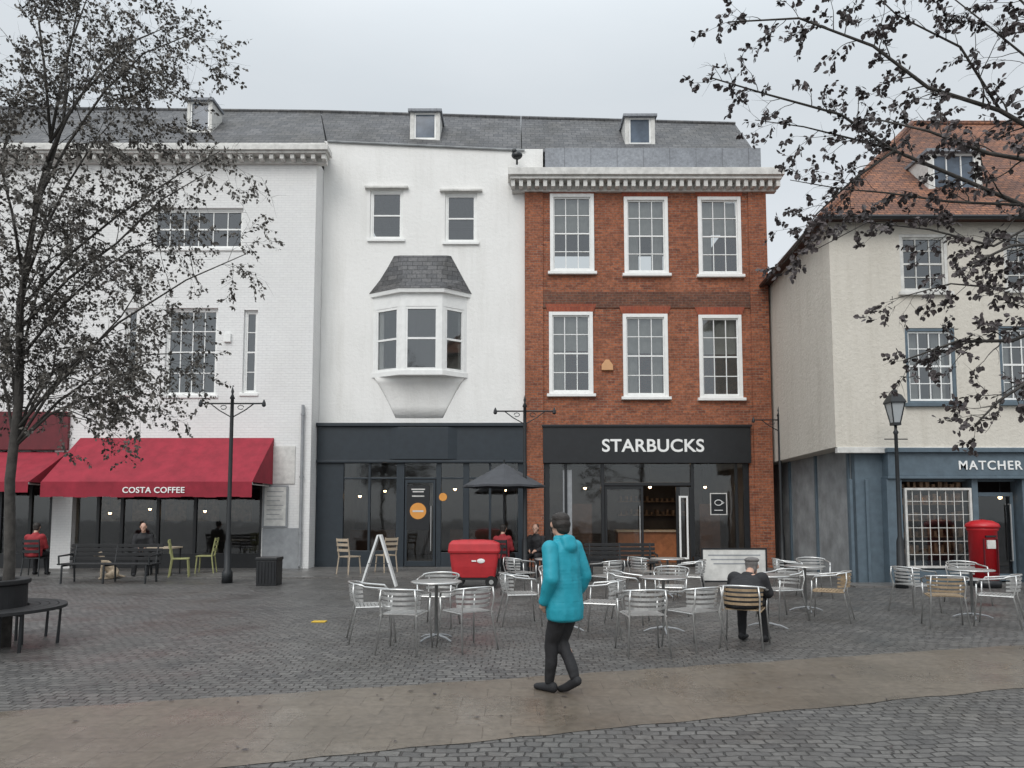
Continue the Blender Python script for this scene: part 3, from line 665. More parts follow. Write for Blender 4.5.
twin_post('black iron post with two arms at the mouth of the passage', 783, 569, 4.5)
x, yy = G(902, 588)
t = thing('street_lamp', 'black street lamp with tapered glass lantern in front of the cream house', 'street lamp', (x,yy,0))
MB().lathe([(.13,0),(.13,.3),(.09,.36),(.075,1.0),(.045,1.1),(.036,3.3),(.06,3.35),(.03,3.4),(.03,3.52)], (x,yy,0), 14).tube([(x-.25,yy,3.2),(x+.25,yy,3.2)],.013,6).build('pole','iron',t,True)
MB().lathe([(.10,3.56),(.2,3.98)], (x,yy,0), 4, math.pi/4).build('lantern_glass','tongue',t)
m = MB().lathe([(.12,3.5),(.12,3.56)], (x,yy,0), 4, math.pi/4).lathe([(.24,3.98),(.24,4.01),(.15,4.16),(.07,4.2),(.07,4.26),(.02,4.3),(.01,4.4)], (x,yy,0), 4, math.pi/4)
for k in range(4):
    a = math.pi/4+k*math.pi/2; m.tube([(x+.105*math.cos(a),yy+.105*math.sin(a),3.56),(x+.205*math.cos(a),yy+.205*math.sin(a),3.98)],.014,5)
m.build('lantern_frame','iron',t)
x, yy = G(985, 587); k_ = 1.2
t = thing('post_box', 'round red pillar post box on black base beside the panelled shop window', 'post box', (x,yy,0))
MB().lathe([(.26*k_,0),(.26*k_,.14),(.235*k_,.16)], (x,yy,0), 28).build('base','black',t,True)
MB().lathe([(.23*k_,.161),(.23*k_,1.2),(.25*k_,1.22),(.26*k_,1.28)], (x,yy,0), 28).build('body','postred',t,True)
MB().lathe([(.275*k_,1.281),(.28*k_,1.32),(.26*k_,1.37),(.17*k_,1.43),(.02,1.46)], (x,yy,0), 28).build('cap','postred',t,True)
MB().box(x-.11,x+.11,yy-.295,yy-.25,1.08,1.12).build('slot','black',t)
MB().box(x-.09,x+.09,yy-.295,yy-.25,.84,1.02).build('collection_plate','offwhite',t)
MB().wall(x-.15,x+.15,.3,1.05,yy-.285,yy-.24,[(x-.138,x+.138,.312,1.038)]).build('door_edge','darkred',t)
def bench(label, px, by, w, rz=0):
    x, yy = G(px, by)
    t = thing('park_bench', label, 'bench', (0,0,0), 'black slatted benches')
    m = MB()
    for k in range(5): m.box(-w/2,w/2,-.2+k*.095,-.125+k*.095,.42,.45)
    m.build('seat','mattblack',t,bevel=.005)
    m = MB()
    for k in range(4): m.box(-w/2,w/2,.285+k*.02,.31+k*.02,.5+k*.1,.575+k*.1)
    m.build('backrest','mattblack',t,bevel=.005)
    for sx_ in (-w/2+.12, 0, w/2-.12):
        MB().tube([(sx_,-.22,0),(sx_,-.2,.4),(sx_,.28,.4),(sx_,.31,.0)], .025, 6).tube([(sx_,.27,.4),(sx_,.37,.88)],.022,6).build('leg','iron',t)
    for sx_ in (-w/2+.05, w/2-.05): MB().tube([(sx_,-.2,.42),(sx_,-.22,.62),(sx_,.31,.64)], .022, 6).build('armrest','iron',t)
    t.location = (x,yy,0); t.rotation_euler = (0,0,rz); return t
bench('long black slatted bench under the edge of the red awning', 108, 583, 2.15)
bench('black slatted bench in front of the coffee shop doors', 622, 581, 1.7)
x, yy = G(269, 585)
t = thing('litter_bin', 'squat black litter bin beside the white pillar with the menu', 'bin', (x,yy,0))
MB().loft([[(x+sx_*r_,yy+sy_*r_,z) for sx_,sy_ in ((-1,-1),(1,-1),(1,1),(-1,1))] for r_,z in ((.22,0),(.225,.55))]).build('body','black',t,bevel=.01)
MB().box(x-.24,x+.24,yy-.24,yy+.24,.551,.62).build('rim','black',t,bevel=.01)
m = MB()
for k in range(6): m.box(x-.2+k*.07,x-.165+k*.07,yy-.236,yy-.215,.06,.53)
m.build('slats','black',t)
x, yy = G(379, 586)
t = thing('sandwich_board', 'white sandwich board standing edge on in front of the navy shop', 'sign', (x,yy,0))
for sg in (-1,1):
    m = MB(); w_b = .12
    m.add([(x+sg*.4,yy-w_b,0),(x+sg*.36,yy-w_b,0),(x+sg*.0,yy-w_b,1.12),(x+sg*.045,yy-w_b,1.12),(x+sg*.4,yy+w_b,0),(x+sg*.36,yy+w_b,0),(x+sg*.0,yy+w_b,1.12),(x+sg*.045,yy+w_b,1.12)],[(0,1,2,3),(4,7,6,5),(0,3,7,4),(1,5,6,2),(3,2,6,7),(0,4,5,1)])
    m.build('panel','white',t)
MB().tube([(x-.22,yy-.13,.5),(x+.22,yy-.13,.5)],.008,5).build('stay','black',t)
x, yy = G(735, 597)
t = thing('barrier_board', 'white banner board on low metal frame behind the seated man in black', 'sign', (x,yy,0))
MB().wall(x-.63,x+.63,.28,.93,yy-.015,yy+.015,[(x-.60,x+.60,.31,.90)]).build('frame','black',t)
MB().box(x-.598,x+.598,yy-.008,yy+.008,.312,.898).build('banner','offwhite',t)
m = MB()
for k,(a,b,z) in enumerate(((-.5,.5,.78),(-.45,.4,.70),(-.4,.45,.62))): m.box(x+a,x+b,yy-.011,yy-.0085,z,z+.025)
m.build('faded_print','greypost',t)
for sg in (-1,1): MB().tube([(x+sg*.6,yy-.2,0),(x+sg*.6,yy,.05),(x+sg*.6,yy,.28)],.015,6).tube([(x+sg*.6,yy+.2,0),(x+sg*.6,yy,.05)],.015,6).build('leg','black',t)
x, yy = G(475, 587)
t = thing('delivery_trolley', 'red covered delivery trolley on small wheels in front of the navy shop', 'trolley', (x,yy,0))
def rbox(loops):
    L = []
    for x0,x1,y0,y1,z in loops:
        cr = .06; lp = []
        for cx_,cy_,a0 in ((x1-cr,y1-cr,0),(x0+cr,y1-cr,90),(x0+cr,y0+cr,180),(x1-cr,y0+cr,270)):
            for j in range(4): a = R(a0+j*30); lp.append((cx_+cr*math.cos(a), cy_+cr*math.sin(a), z))
        L.append(lp)
    return MB().loft(L)
rbox([(x-.46,x+.44,yy-.27,yy+.27,.22),(x-.50,x+.48,yy-.30,yy+.30,.45),(x-.535,x+.515,yy-.32,yy+.32,.78)]).build('body','cartred',t,bevel=.01)
rbox([(x-.56,x+.54,yy-.345,yy+.345,.745),(x-.57,x+.55,yy-.355,yy+.355,.79),(x-.55,x+.53,yy-.33,yy+.33,.94),(x-.50,x+.40,yy-.27,yy+.27,1.0),(x-.3,x+.2,yy-.12,yy+.12,1.02)]).build('lid','cartred',t,bevel=.01)
MB().ell((x+.14,yy-.312,.58),(.085,.012,.05),14,8).build('badge','letter',t)
MB().box(x-.06,x+.04,yy-.322,yy-.30,.565,.595).build('printed_strip','letter',t)
for a in (-.36,.36):
    for b in (-.26,.26):
        w = MB().tube([(x+a,yy+b-.03,.13),(x+a,yy+b+.03,.13)],.13,18).build('wheel','rubber',t)
        MB().tube([(x+a,yy+b-.035,.13),(x+a,yy+b+.035,.13)],.05,10).build('rim','alu',w)
MB().box(x-.43,x+.41,yy-.25,yy+.25,.17,.215).tube([(x+.5,yy-.25,.25),(x+.60,yy-.25,.9),(x+.60,yy+.25,.9),(x+.5,yy+.25,.25)],.015,6).tube([(x-.36,yy-.26,.12),(x-.36,yy-.26,.2)],.02,6).tube([(x+.36,yy-.26,.12),(x+.36,yy-.26,.2)],.02,6).build('chassis','iron',t)
x, yy = AX(504,475,18.9), 18.9
t = thing('parasol', 'dark grey parasol open outside the navy shop', 'parasol', (x,yy,0))
zz0, zz1 = AZ(486,18.9), AZ(463,18.9); n = 8; rr0 = 1.06
def pring(rad, z, dz=0): return [(x+rad*math.cos(math.pi*k/n)*(1-.04*(k%2)), yy+rad*math.sin(math.pi*k/n)*(1-.04*(k%2)), z+dz*(k%2)) for k in range(2*n)]
m = MB(); r0_, r1_, r2_, r3_ = pring(rr0,zz0-.05,.02), pring(rr0,zz0,.02), pring(.55,zz0+(zz1-zz0)*.48,-.02), [(x,yy,zz1)]
k2 = 2*n
m.add(r0_+r1_+r2_+r3_, [(j*k2+k,j*k2+(k+1)%k2,(j+1)*k2+(k+1)%k2,(j+1)*k2+k) for j in (0,1) for k in range(k2)]+[(2*k2+k,2*k2+(k+1)%k2,3*k2) for k in range(k2)])
m.build('canopy','canopy',t)
m = MB()
for k in range(0,k2,2): m.tube([(x,yy,zz1-.05),(r2_[k][0],r2_[k][1],r2_[k][2]-.02),(r1_[k][0],r1_[k][1],r1_[k][2]-.02)],.01,4)
m.build('ribs','iron',t); MB().tube([(x,yy,.05),(x,yy,zz1+.08)],.025,8).build('pole','iron',t)
MB().lathe([(.28,0),(.28,.05),(.08,.09),(.05,.3)],(x,yy,.03),20).build('base','iron',t,True)
x, yy = G(319,622)
tag(MB().loft([[(x-.1,yy-.06,z),(x+.1,yy-.07,z),(x+.11,yy+.05,z+.004),(x-.09,yy+.07,z)] for z in (.002,.012)]).build('floor_marker','yellow'), 'small flat yellow scrap lying on the dark setts', 'marker')
# ------------------------------------------------------------------ cafe chairs
def make_chair(name, label, slat):
    t = thing(name, label, 'chair')
    r = .0112
    m = MB()
    for k in range(9): m.box(-.2, .2, -.2+k*.046, -.2+k*.046+.036, .440, .452)
    m.tube([(-.215,-.22,.435),(-.215,.2,.435),(-.17,.235,.435),(.17,.235,.435),(.215,.2,.435),(.215,-.22,.435)], r, 6)
    m.build('seat', slat, t)
    m = MB()
    for z in (.52,.575,.63,.685):
        vs = []; n = 10
        for i in range(n+1):
            a = R(205+130*i/n); rr_ = .235+(z-.5)*.12
            X, Yb = rr_*1.02*math.cos(a), rr_*math.sin(a)*1.05-.02
            vs += [(X,Yb,z-.015),(X,Yb,z+.015),(X*1.04,Yb*1.04,z+.015),(X*1.04,Yb*1.04,z-.015)]
        m.add(vs, [(4*i+j,4*i+(j+1)%4,4*i+4+(j+1)%4,4*i+4+j) for i in range(n) for j in range(4)])
    m.build('backrest', slat, t)
    arm = [(-.245,.22,.60),(-.262,.17,.66),(-.275,.0,.675),(-.27,-.12,.69)]
    arc = [(.275*math.cos(R(a)), -.1+.2*math.sin(R(a)), .70+.035*math.sin(R(a-180))) for a in range(195,346,15)]
    pts = arm+arc+[(-p[0],p[1],p[2]) for p in reversed(arm)]
    MB().tube(pts, r*1.15, 7).build('armrest', 'alu', t, True)
    for sg in (-1,1):
        MB().tube([(sg*.262,.27,0),(sg*.235,.225,.44),(sg*.245,.22,.60)], r, 7).build('leg','alu',t,True)
        MB().tube([(sg*.245,-.30,0),(sg*.205,-.21,.44),(sg*.215,-.255,.60),(sg*.2,-.25,.73)], r, 7).build('leg','alu',t,True)
    return t
def make_table(label):
    t = thing('cafe_table', label, 'table', (0,0,0), 'round aluminium cafe tables')
    MB().lathe([(.31,.715),(.325,.72),(.325,.735),(.315,.739)], (0,0,0), 32).build('tabletop','alu',t,True)
    MB().lathe([(.022,.05),(.022,.7),(.09,.714)], (0,0,0), 12).build('pedestal','alu',t,True)
    for k in range(4):
        a = math.pi/4+k*math.pi/2; MB().tube([(0,0,.07),(.18*math.cos(a),.18*math.sin(a),.045),(.27*math.cos(a),.27*math.sin(a),.010)], [.018,.014,.01], 6).build('foot','greypost',t)
    return t
ca = make_chair('cafe_chair','x','aluslat'); cb_ = make_chair('cafe_chair','x','woodslat')
used = {'a': False, 'b': False}
def chair(px, py, deg, label, kind='a', grp='aluminium cafe chairs on the setts'):
    src = ca if kind == 'a' else cb_
    if used[kind]: o = copytree(src)
    else: o = src; used[kind] = True
    x, yy = G(px, py); o.location = (x,yy,0); o.rotation_euler = (0,0,R(deg)); o['label'] = label; o['group'] = grp
    return o
tb = make_table('x'); tused = False
def table(px, py, label):
    global tused
    o = tb if not tused else copytree(tb); tused = True
    x, yy = G(px, py); o.location = (x,yy,0); o.rotation_euler=(0,0,rnd.random()); o['label'] = label
table(436,640,'round metal table of the leftmost group of four chairs')
chair(372,640,-75,'leftmost metal chair of the whole terrace, its back to the awning side')
chair(404,651,-10,'second metal chair from the left, nearest the camera with its back turned')
chair(467,648,35,'metal chair at the right of the leftmost group of four')
chair(438,626,170,'metal chair at the far side of the leftmost group of four')
table(566,630,'round metal table hidden behind the walker in teal')
chair(520,624,-80,'metal chair just left of the walker in teal')
chair(603,636,70,'metal chair just right of the walker in teal with its back to the right')
chair(556,612,180,'metal chair behind the walker in teal')
table(664,632,'round metal table between the walker and the seated man')
chair(643,652,5,'metal chair with its back to the camera, nearest to the right of the walker')
chair(694,648,30,'metal chair turned left beside the seated man in black')
chair(628,622,-110,'metal chair at the left far side of the table right of the walker')
chair(672,614,165,'metal chair facing the camera beyond the table right of the walker')
table(768,628,'round metal table in front of the seated man in black')
man_chair = chair(745,645,-25,'wood slatted chair under the seated man in black','b','wood slatted cafe chairs')
chair(782,618,110,'metal chair right of the seated man in black')
table(806,611,'round metal table at the right end of the middle terrace')
chair(831,620,60,'wood slatted chair at the right end of the middle terrace','b','wood slatted cafe chairs')
chair(790,598,-100,'small metal chair beside the right end of the white banner board')
chair(814,597,175,'metal chair behind the last table of the middle terrace')
chair(520,595,-60,'metal chair in the back row left of the walker')
chair(607,600,40,'metal chair in the back row in front of the bench')
chair(645,594,-60,'metal chair in the back row below the coffee shop doors')
chair(690,600,70,'metal chair in the back row left of the white banner board')
table(668,597,'round metal table in the back row below the coffee shop doors')
table(552,598,'round metal table in the back row behind the walker')
table(973,618,'round metal table of the group by the red post box')
chair(915,612,-70,'metal chair under the street lamp with the glass lantern')
chair(946,627,-20,'wood slatted chair in front of the panelled shop window','b','wood slatted cafe chairs')
chair(999,626,50,'metal chair in front of the red post box')
chair(968,604,180,'metal chair facing the camera just left of the red post box')
def wchair(px, py, deg, mat, label, grp):
    t = thing('wooden_chair', label, 'chair', (0,0,0), grp)
    MB().loft([[(-.2,-.2,z),(.2,-.2,z),(.22,.2,z),(-.22,.2,z)] for z in (.43,.46)]).build('seat',mat,t,bevel=.008)
    m = MB()
    for z in (.58,.72,.84): m.obox((-.19,-.22-(z-.46)*.15),(.19,-.22-(z-.46)*.15), z, z+.07, -.01, .012)
    m.build('backrest',mat,t)
    for sg in (-1,1):
        MB().tube([(sg*.22,.2,0),(sg*.19,.17,.43)],[.015,.02],6).build('leg',mat,t)
        MB().tube([(sg*.2,-.25,0),(sg*.18,-.19,.45),(sg*.19,-.275,.92)],[.015,.02,.016],6).build('leg',mat,t)
    x, yy = G(px,py); t.location=(x,yy,.03 if yy>18.3 else 0); t.rotation_euler=(0,0,R(deg)); return t
wchair(180,578,-70,'limewood','yellow green wooden chair, left one of the pair under the red awning','wooden chairs under the awning')
wchair(205,574,100,'limewood','yellow green wooden chair right beside the iron post under the red awning','wooden chairs under the awning')
wchair(349,575,-30,'palewood','pale wooden chair left of the white sandwich board','pale wooden chairs outside the navy shop')
wchair(386,573,40,'palewood','pale wooden chair right behind the white sandwich board','pale wooden chairs outside the navy shop')
wchair(34,577,10,'iron','dark chair under the person in red below the left awning','dark chairs below the awnings')
wchair(142,576,200,'iron','dark chair under the person in black below the red awning','dark chairs below the awnings')
wchair(503,578,-20,'iron','dark chair under the person in red beside the red trolley','dark chairs outside the shops')
wchair(536,577,160,'iron','dark chair under the dark haired person by the coffee shop','dark chairs outside the shops')
x, yy = G(164,576)
t = thing('wooden_table','square wooden table beside the person in black under the red awning','table',(x,yy,0))
MB().box(x-.33,x+.33,yy-.3,yy+.3,.7,.74).build('tabletop','palewood',t,bevel=.005)
for a in (-.28,.28):
    for b in (-.25,.25): MB().tube([(x+a,yy+b,.03),(x+a,yy+b,.7)],.02,6).build('leg','black',t)
# ------------------------------------------------------------------ people
def blob(name, chains, mat, parent=None, voxel=.012, disp=0, sm=2, ns=.09):
    mb = MB()
    for chn in chains:
        pts = [(Vector(c[:3]), Vector(c[3:6]) if len(c) >= 6 else Vector((c[3],)*3)) for c in chn]
        if len(pts) == 1: mb.ell(pts[0][0], pts[0][1]); continue
        for (a, ra), (b, rb) in zip(pts, pts[1:]):
            n = max(2, int((b-a).length/(min(min(ra), min(rb))*.3)))
            for i in range(n+1):
                k = i/n; mb.ell(a.lerp(b,k), ra.lerp(rb,k), 14, 8)
    o = mb.build(name, mat, parent, True)
    md = o.modifiers.new('remesh','REMESH'); md.mode = 'VOXEL'; md.voxel_size = voxel; md.use_smooth_shade = True
    s_ = o.modifiers.new('smooth','SMOOTH'); s_.iterations = sm; s_.factor = .6
    if disp:
        tx = bpy.data.textures.new('folds','CLOUDS'); tx.noise_scale = ns
        d = o.modifiers.new('disp','DISPLACE'); d.texture = tx; d.strength = disp; d.mid_level = .5
    return o
def hand(w, d, side, nrm):
    w, d, side, nrm = map(Vector, (w,d,side,nrm)); d.normalize(); side.normalize(); nrm.normalize()
    ch = [[(*(w), .022,.022,.022), (*(w+d*.05), .03,.03,.026), (*(w+d*.085), .032,.032,.02)]]
    for i,(off,L) in enumerate(((.027,.07),(.009,.078),(-.009,.073),(-.026,.058))):
        b = w+d*.085+side*off; c1 = b+d*L*.45+nrm*L*.15; c2 = c1+d*L*.25+nrm*L*.3; c3 = c2+nrm*L*.25
        ch.append([(*b,.0095),(*c1,.0085),(*c2,.008),(*c3,.0065)])
    b = w+d*.03+side*.028; ch.append([(*b,.013),(*(b+d*.03+side*.02+nrm*.01),.0105),(*(b+d*.055+side*.022+nrm*.025),.008)])
    return ch
def head_chains(c, k=1.0, f=(0,1,0)):
    c = Vector(c); f = Vector(f).normalized(); s = f.cross(Vector((0,0,1)))
    ch = [[(*(c+Vector((0,0,.02))-f*.01), .077*k,.092*k,.10*k)], [(*(c+f*.02+Vector((0,0,-.05))), .058*k,.062*k,.065*k)]]
    ch.append([(*(c+f*.088*k+Vector((0,0,.0))), .011,.012,.014),(*(c+f*.104*k+Vector((0,0,-.028))), .013,.013,.011)])
    ch.append([(*(c+f*.082*k+Vector((0,0,-.065))-s*.015), .009),(*(c+f*.082*k+Vector((0,0,-.065))+s*.015), .009)])
    ch.append([(*(c+f*.07*k+Vector((0,0,-.1))), .022)])
    for g_ in (-1,1): ch.append([(*(c+s*g_*.08*k+Vector((0,0,-.0))), .012,.02,.03)])
    for g_ in (-1,1): ch.append([(*(c+f*.075*k+s*g_*.03+Vector((0,0,.028))), .02,.012,.008)])
    return ch
hipL, hipR = (-.07,-.03,.80), (.07,-.03,.80)
kneeL, ankL = (-.055,.09,.45), (-.04,.13,.085)
kneeR, ankR = (.055,.07,.45), (.035,-.10,.15)
footR = (.035,.01,.048)
body = [[(0,-.01,.82,.14,.10,.09),(0,0,1.0,.125,.09,.1),(0,.0,1.2,.15,.095,.1),(0,-.0,1.3,.15,.08,.05)],[(0,.0,1.3,.055),(0,.02,1.43,.046)]]
for hp, kn, an in ((hipL,kneeL,ankL),(hipR,kneeR,ankR)):
    body.append([(*hp,.085),(*kn,.052),(kn[0],kn[1]+(an[1]-kn[1])*.35-.01,kn[2]+(an[2]-kn[2])*.35,.05),(*an,.033)])
body.append([(ankL[0],ankL[1]-.03,.045,.032),(ankL[0],ankL[1]+.15,.03,.036,.03,.022)])
body.append([(ankR[0],ankR[1]-.02,.11,.03),(footR[0],footR[1],.04,.034,.03,.024)])
arms = {}
for sg in (-1,1):
    sh, el, wr = (sg*.165,.0,1.28), (sg*.225,-.07,1.03), (sg*.205,.04,.84)
    arms[sg] = (sh,el,wr); body.append([(*sh,.05),(*el,.04),(*wr,.026)])
    body += hand(wr, (-.3*sg,.45,-.85), (0,.8,.5), (-sg,.1,-.2))
hf = Vector((math.sin(R(22)), math.cos(R(22)), -.1))
hk = .88
body += head_chains((0,.045,1.495), hk, hf)
wx, wy = G(560, 694)
per = blob('person', body, 'skin', None, .008, 0, 2)
tag(per, 'person in teal hooded jacket and black trousers walking across the setts', 'person')
per.location = (wx+.03, wy, 0.0); per.rotation_euler = (0,0,R(44))
jk = [[(0,-.02,.665,.185,.15,.03),(0,-.02,.76,.195,.155,.07),(0,-.01,.92,.188,.148,.1),(0,0,1.10,.186,.142,.1),(0,.0,1.25,.182,.12,.08),(0,.0,1.33,.125,.088,.037)],[(0,.015,1.375,.078,.074,.032)],[(0,-.09,1.30,.092,.05,.065),(0,-.065,1.365,.088,.05,.045)]]
for sg in (-1,1):
    sh, el, wr = arms[sg]; jk.append([(*sh,.078),(*el,.066),(wr[0],wr[1]+.0,wr[2]-.01,.05)])
blob('jacket', jk, 'teal', per, .009, .022, 4, .18)
tr = [[(0,-.01,.84,.15,.11,.07),(0,-.01,.78,.14,.105,.06)]]
for hp, kn, an in ((hipL,kneeL,ankL),(hipR,kneeR,ankR)): tr.append([(hp[0],hp[1],hp[2]-.03,.09),(*kn,.062),(kn[0]*.5+an[0]*.5,kn[1]*.5+an[1]*.5-.01,kn[2]*.5+an[2]*.5,.056),(an[0],an[1],an[2]+.02,.047)])
blob('trousers', tr, 'blackcloth', per, .01, .02, 2, .15)
blob('shoe', [[(ankL[0],ankL[1]-.045,.05,.04,.045,.048),(ankL[0],ankL[1]+.08,.038,.042,.05,.036),(ankL[0],ankL[1]+.15,.03,.038,.04,.028)]], 'blackcloth', per, .008)
blob('shoe', [[(ankR[0],ankR[1]-.03,.13,.04,.045,.045),(footR[0],footR[1]-.01,.05,.042,.045,.036),(footR[0],footR[1]+.05,.031,.038,.04,.028)]], 'blackcloth', per, .008)
blob('hair', [[(0,.02,1.55,.079,.088,.062)],[(0,.0,1.50,.080,.076,.065)],[(0,-.01,1.455,.068,.055,.05)],[(-.035,.045,1.51,.045,.05,.055)]], 'hair', per, .007, .012)
def seated(label, loc, deg, coat, legs, hat=None, hairy=True, lean=.05, seat=.46, voxel=.012, hs=1.0, bulk=0):
    b = seat+.09
    body = [[(0,-.08,b,.15,.11,.09),(0,-.09+lean*.4,b+.2*hs,.135,.095,.1),(0,-.09+lean,b+.40*hs,.16,.095,.09)],[(0,-.09+lean,b+.46*hs,.055),(0,-.07+lean*1.3,b+.57*hs,.05)]]
    L = []
    for sg in (-1,1):
        kn, an = (sg*.13,.34,b-.01), (sg*.14,.36,.09)
        L.append([(sg*.09,-.05,b,.085),(*kn,.055),(kn[0],kn[1]+.0,kn[2]-.15,.05),(*an,.034)])
        body.append(L[-1]); body.append([(an[0],an[1]-.03,.045,.03),(an[0],an[1]+.15,.03,.036,.03,.022)])
    AR = []
    for sg in (-1,1):
        sh, el, wr = (sg*.165,-.09+lean,b+.42*hs), (sg*.215,-.0+lean*.8,b+.17*hs), (sg*.09,.25,b+.11)
        AR.append((sh,el,wr)); body.append([(*sh,.05),(*el,.04),(*wr,.026)]); body += hand(wr,(-.3*sg,.9,-.1),(0,.1,1),(-.5*sg,.2,-.7))
    hc_ = (0,-.04+lean*1.5,b+.66*hs)
    body += head_chains(hc_, .95, (0,1,-.25) if lean > .2 else (0,1,0))
    p = blob('person', body, 'skin', None, .009 if voxel < .013 else .013)
    tag(p, label, 'person'); p.location = loc; p.rotation_euler = (0,0,R(deg))
    u = bulk
    jk = [[(0,-.08,b-.04,.20+u,.16+u,.06),(0,-.10+lean*.4,b+.15*hs,.19+u,.15+u,.1),(0,-.10+lean,b+.37*hs,.19+u*.7,.135+u,.09),(0,-.09+lean,b+.47*hs,.12+u,.09+u*.5,.035)],[(0,-.08+lean,b+.51*hs,.08,.075,.03)]]
    for sh,el,wr in AR: jk.append([(*sh,.08+u*.4),(*el,.068+u*.4),(wr[0],wr[1]-.02,wr[2],.05)])
    blob('coat', jk, coat, p, voxel, .03, 3, .15)
    tr_ = []
    for l in L: tr_.append([(c[0],c[1],c[2],c[3]+.017) for c in l])
    blob('trousers', tr_, legs, p, voxel, .012)
    for sg in (-1,1): blob('shoe', [[(sg*.14,.32,.05,.042,.045,.045),(sg*.14,.5,.032,.042,.04,.03)]], 'blackcloth', p, .01)
    x,y_,z = hc_
    if hairy: blob('hair', [[(x,y_-.03,z+.035,.083,.083,.085)],[(x,y_-.05,z-.02,.075,.055,.075)]], 'hair' if not hat else 'greycloth', p, .01, .01)
    if hat: blob('cap', [[(x,y_-.01,z+.08,.094,.11,.04)],[(x,y_+.09,z+.06,.06,.05,.012)]], hat, p, .008, .004)
    return p
ml = man_chair.location
seated('person in black coat and grey flat cap slumped on a terrace chair', (ml.x,ml.y,0), -34, 'blackcloth', 'blackcloth', 'greycloth', True, .28, .44, .01, .60, .03)
x, yy = G(34,577); seated('person in red coat sitting below the left red awning', (x,yy,.03), 10, 'redcloth','blackcloth',None,True,.05,.46,.015)
x, yy = G(142,576); seated('person in black sitting behind the long bench under the red awning', (x,yy,.03), 200, 'blackcloth','blackcloth',None,True,.08,.46,.015)
x, yy = G(503,578); seated('person in red jacket sitting just right of the red trolley', (x,yy,.0), -20, 'redcloth','blackcloth',None,True,.05,.46,.015)
x, yy = G(536,577); seated('dark haired person in black sitting left of the coffee shop windows', (x,yy,.0), 160, 'blackcloth','blackcloth',None,True,.05,.46,.015)
x, yy = G(108,579)
dog = blob('dog', [[(0,-.12,.16,.10,.12,.13),(0,.0,.30,.095,.10,.13),(0,.1,.42,.075,.07,.09)],[(0,.1,.44,.06),(0,.16,.56,.055)],[(0,.19,.60,.062,.07,.06)],[(0,.24,.59,.035,.04,.03),(0,.31,.575,.025,.03,.022)],
    [(.07,.12,.35,.04),(.07,.15,.18,.028),(.07,.15,.03,.025)],[(-.07,.12,.35,.04),(-.07,.15,.18,.028),(-.07,.15,.03,.025)],[(.07,.17,.02,.03,.04,.02)],[(-.07,.17,.02,.03,.04,.02)],
    [(.1,-.12,.12,.06,.1,.1),(.12,.02,.1,.05,.05,.05),(.12,-.08,.035,.03),(.12,.06,.02,.03,.045,.02)],[(-.1,-.12,.12,.06,.1,.1),(-.12,.02,.1,.05,.05,.05),(-.12,-.08,.035,.03),(-.12,.06,.02,.03,.045,.02)],
    [(0,-.22,.08,.03),(.06,-.34,.04,.025),(.16,-.38,.04,.015)],[(.06,.17,.63,.02,.025,.04)],[(-.06,.17,.63,.02,.025,.04)]], 'fur', None, .01, .015)
tag(dog, 'cream coloured dog sitting behind the long black bench', 'dog'); dog.location = (x,yy,.03 if yy>18.3 else 0); dog.rotation_euler = (0,0,R(120))
blob('nose', [[(0,.335,.58,.012)]], 'black', dog, .006)
x, yy = G(1026,592)
t = thing('bicycle','dark bicycle cut off by the right edge of the picture beside the terrace group','bicycle',(0,0,0))
for a in (-.52,.52):
    w = MB().tube([(a+.33*math.cos(k*math.pi/16),0,.34+.33*math.sin(k*math.pi/16)) for k in range(33)], .018, 6, False).build('wheel','rubber',t)
    m = MB()
    for k in range(14): m.tube([(a,0,.34),(a+.32*math.cos(k*math.pi/7),0,.34+.32*math.sin(k*math.pi/7))],.0025,3)
    m.build('spokes','alu',w)
MB().tube([(-.52,0,.34),(-.1,0,.3),(.38,0,.78),(-.18,0,.82),(-.1,0,.3)],.016,6).tube([(-.52,0,.34),(-.17,0,.75)],.012,6).tube([(.52,0,.34),(.38,0,.78),(.34,0,.95)],.016,6).build('frame','navy',t)
MB().ell((-.21,0,.93),(.13,.07,.03)).tube([(-.18,0,.8),(-.2,0,.92)],.014,6).build('saddle','black',t,True)
MB().tube([(.28,-.25,.98),(.34,-.15,1.0),(.34,.15,1.0),(.28,.25,.98)],.013,6).build('handlebar','black',t)
t.location=(x+.62,yy,0); t.rotation_euler=(0,0,R(20))
# ------------------------------------------------------------------ trees
def leaf(mb, p, d, rr_, L, wide=.32):
    s_ = d.cross(Vector((rr_.uniform(-1,1),rr_.uniform(-1,1),rr_.uniform(-1,1))))
    if s_.length < 1e-3: return
    s_.normalize(); n = s_.cross(d).normalized(); w = L*wide
    if wide > .35:
        mb.add([p, p+d*L*.3+s_*w+n*L*.1, p+d*L*.7+s_*w*.85+n*L*.1, p+d*L, p+d*L*.7-s_*w*.85+n*L*.1, p+d*L*.3-s_*w+n*L*.1], [(0,1,2,3),(0,3,4,5)])
    else: mb.add([p, p+d*L*.45+s_*w+n*L*.08, p+d*L, p+d*L*.45-s_*w+n*L*.08], [(0,1,2,3)])
def bez(p, d, L, rr_, n=5, grav=0., wob=.25):
    pts = [p.copy()]; d = d.normalized()
    for i in range(n):
        d = (d+Vector((rr_.uniform(-wob,wob),rr_.uniform(-wob,wob),rr_.uniform(-wob,wob)+grav))).normalized()
        pts.append(pts[-1]+d*L/n)
    return pts
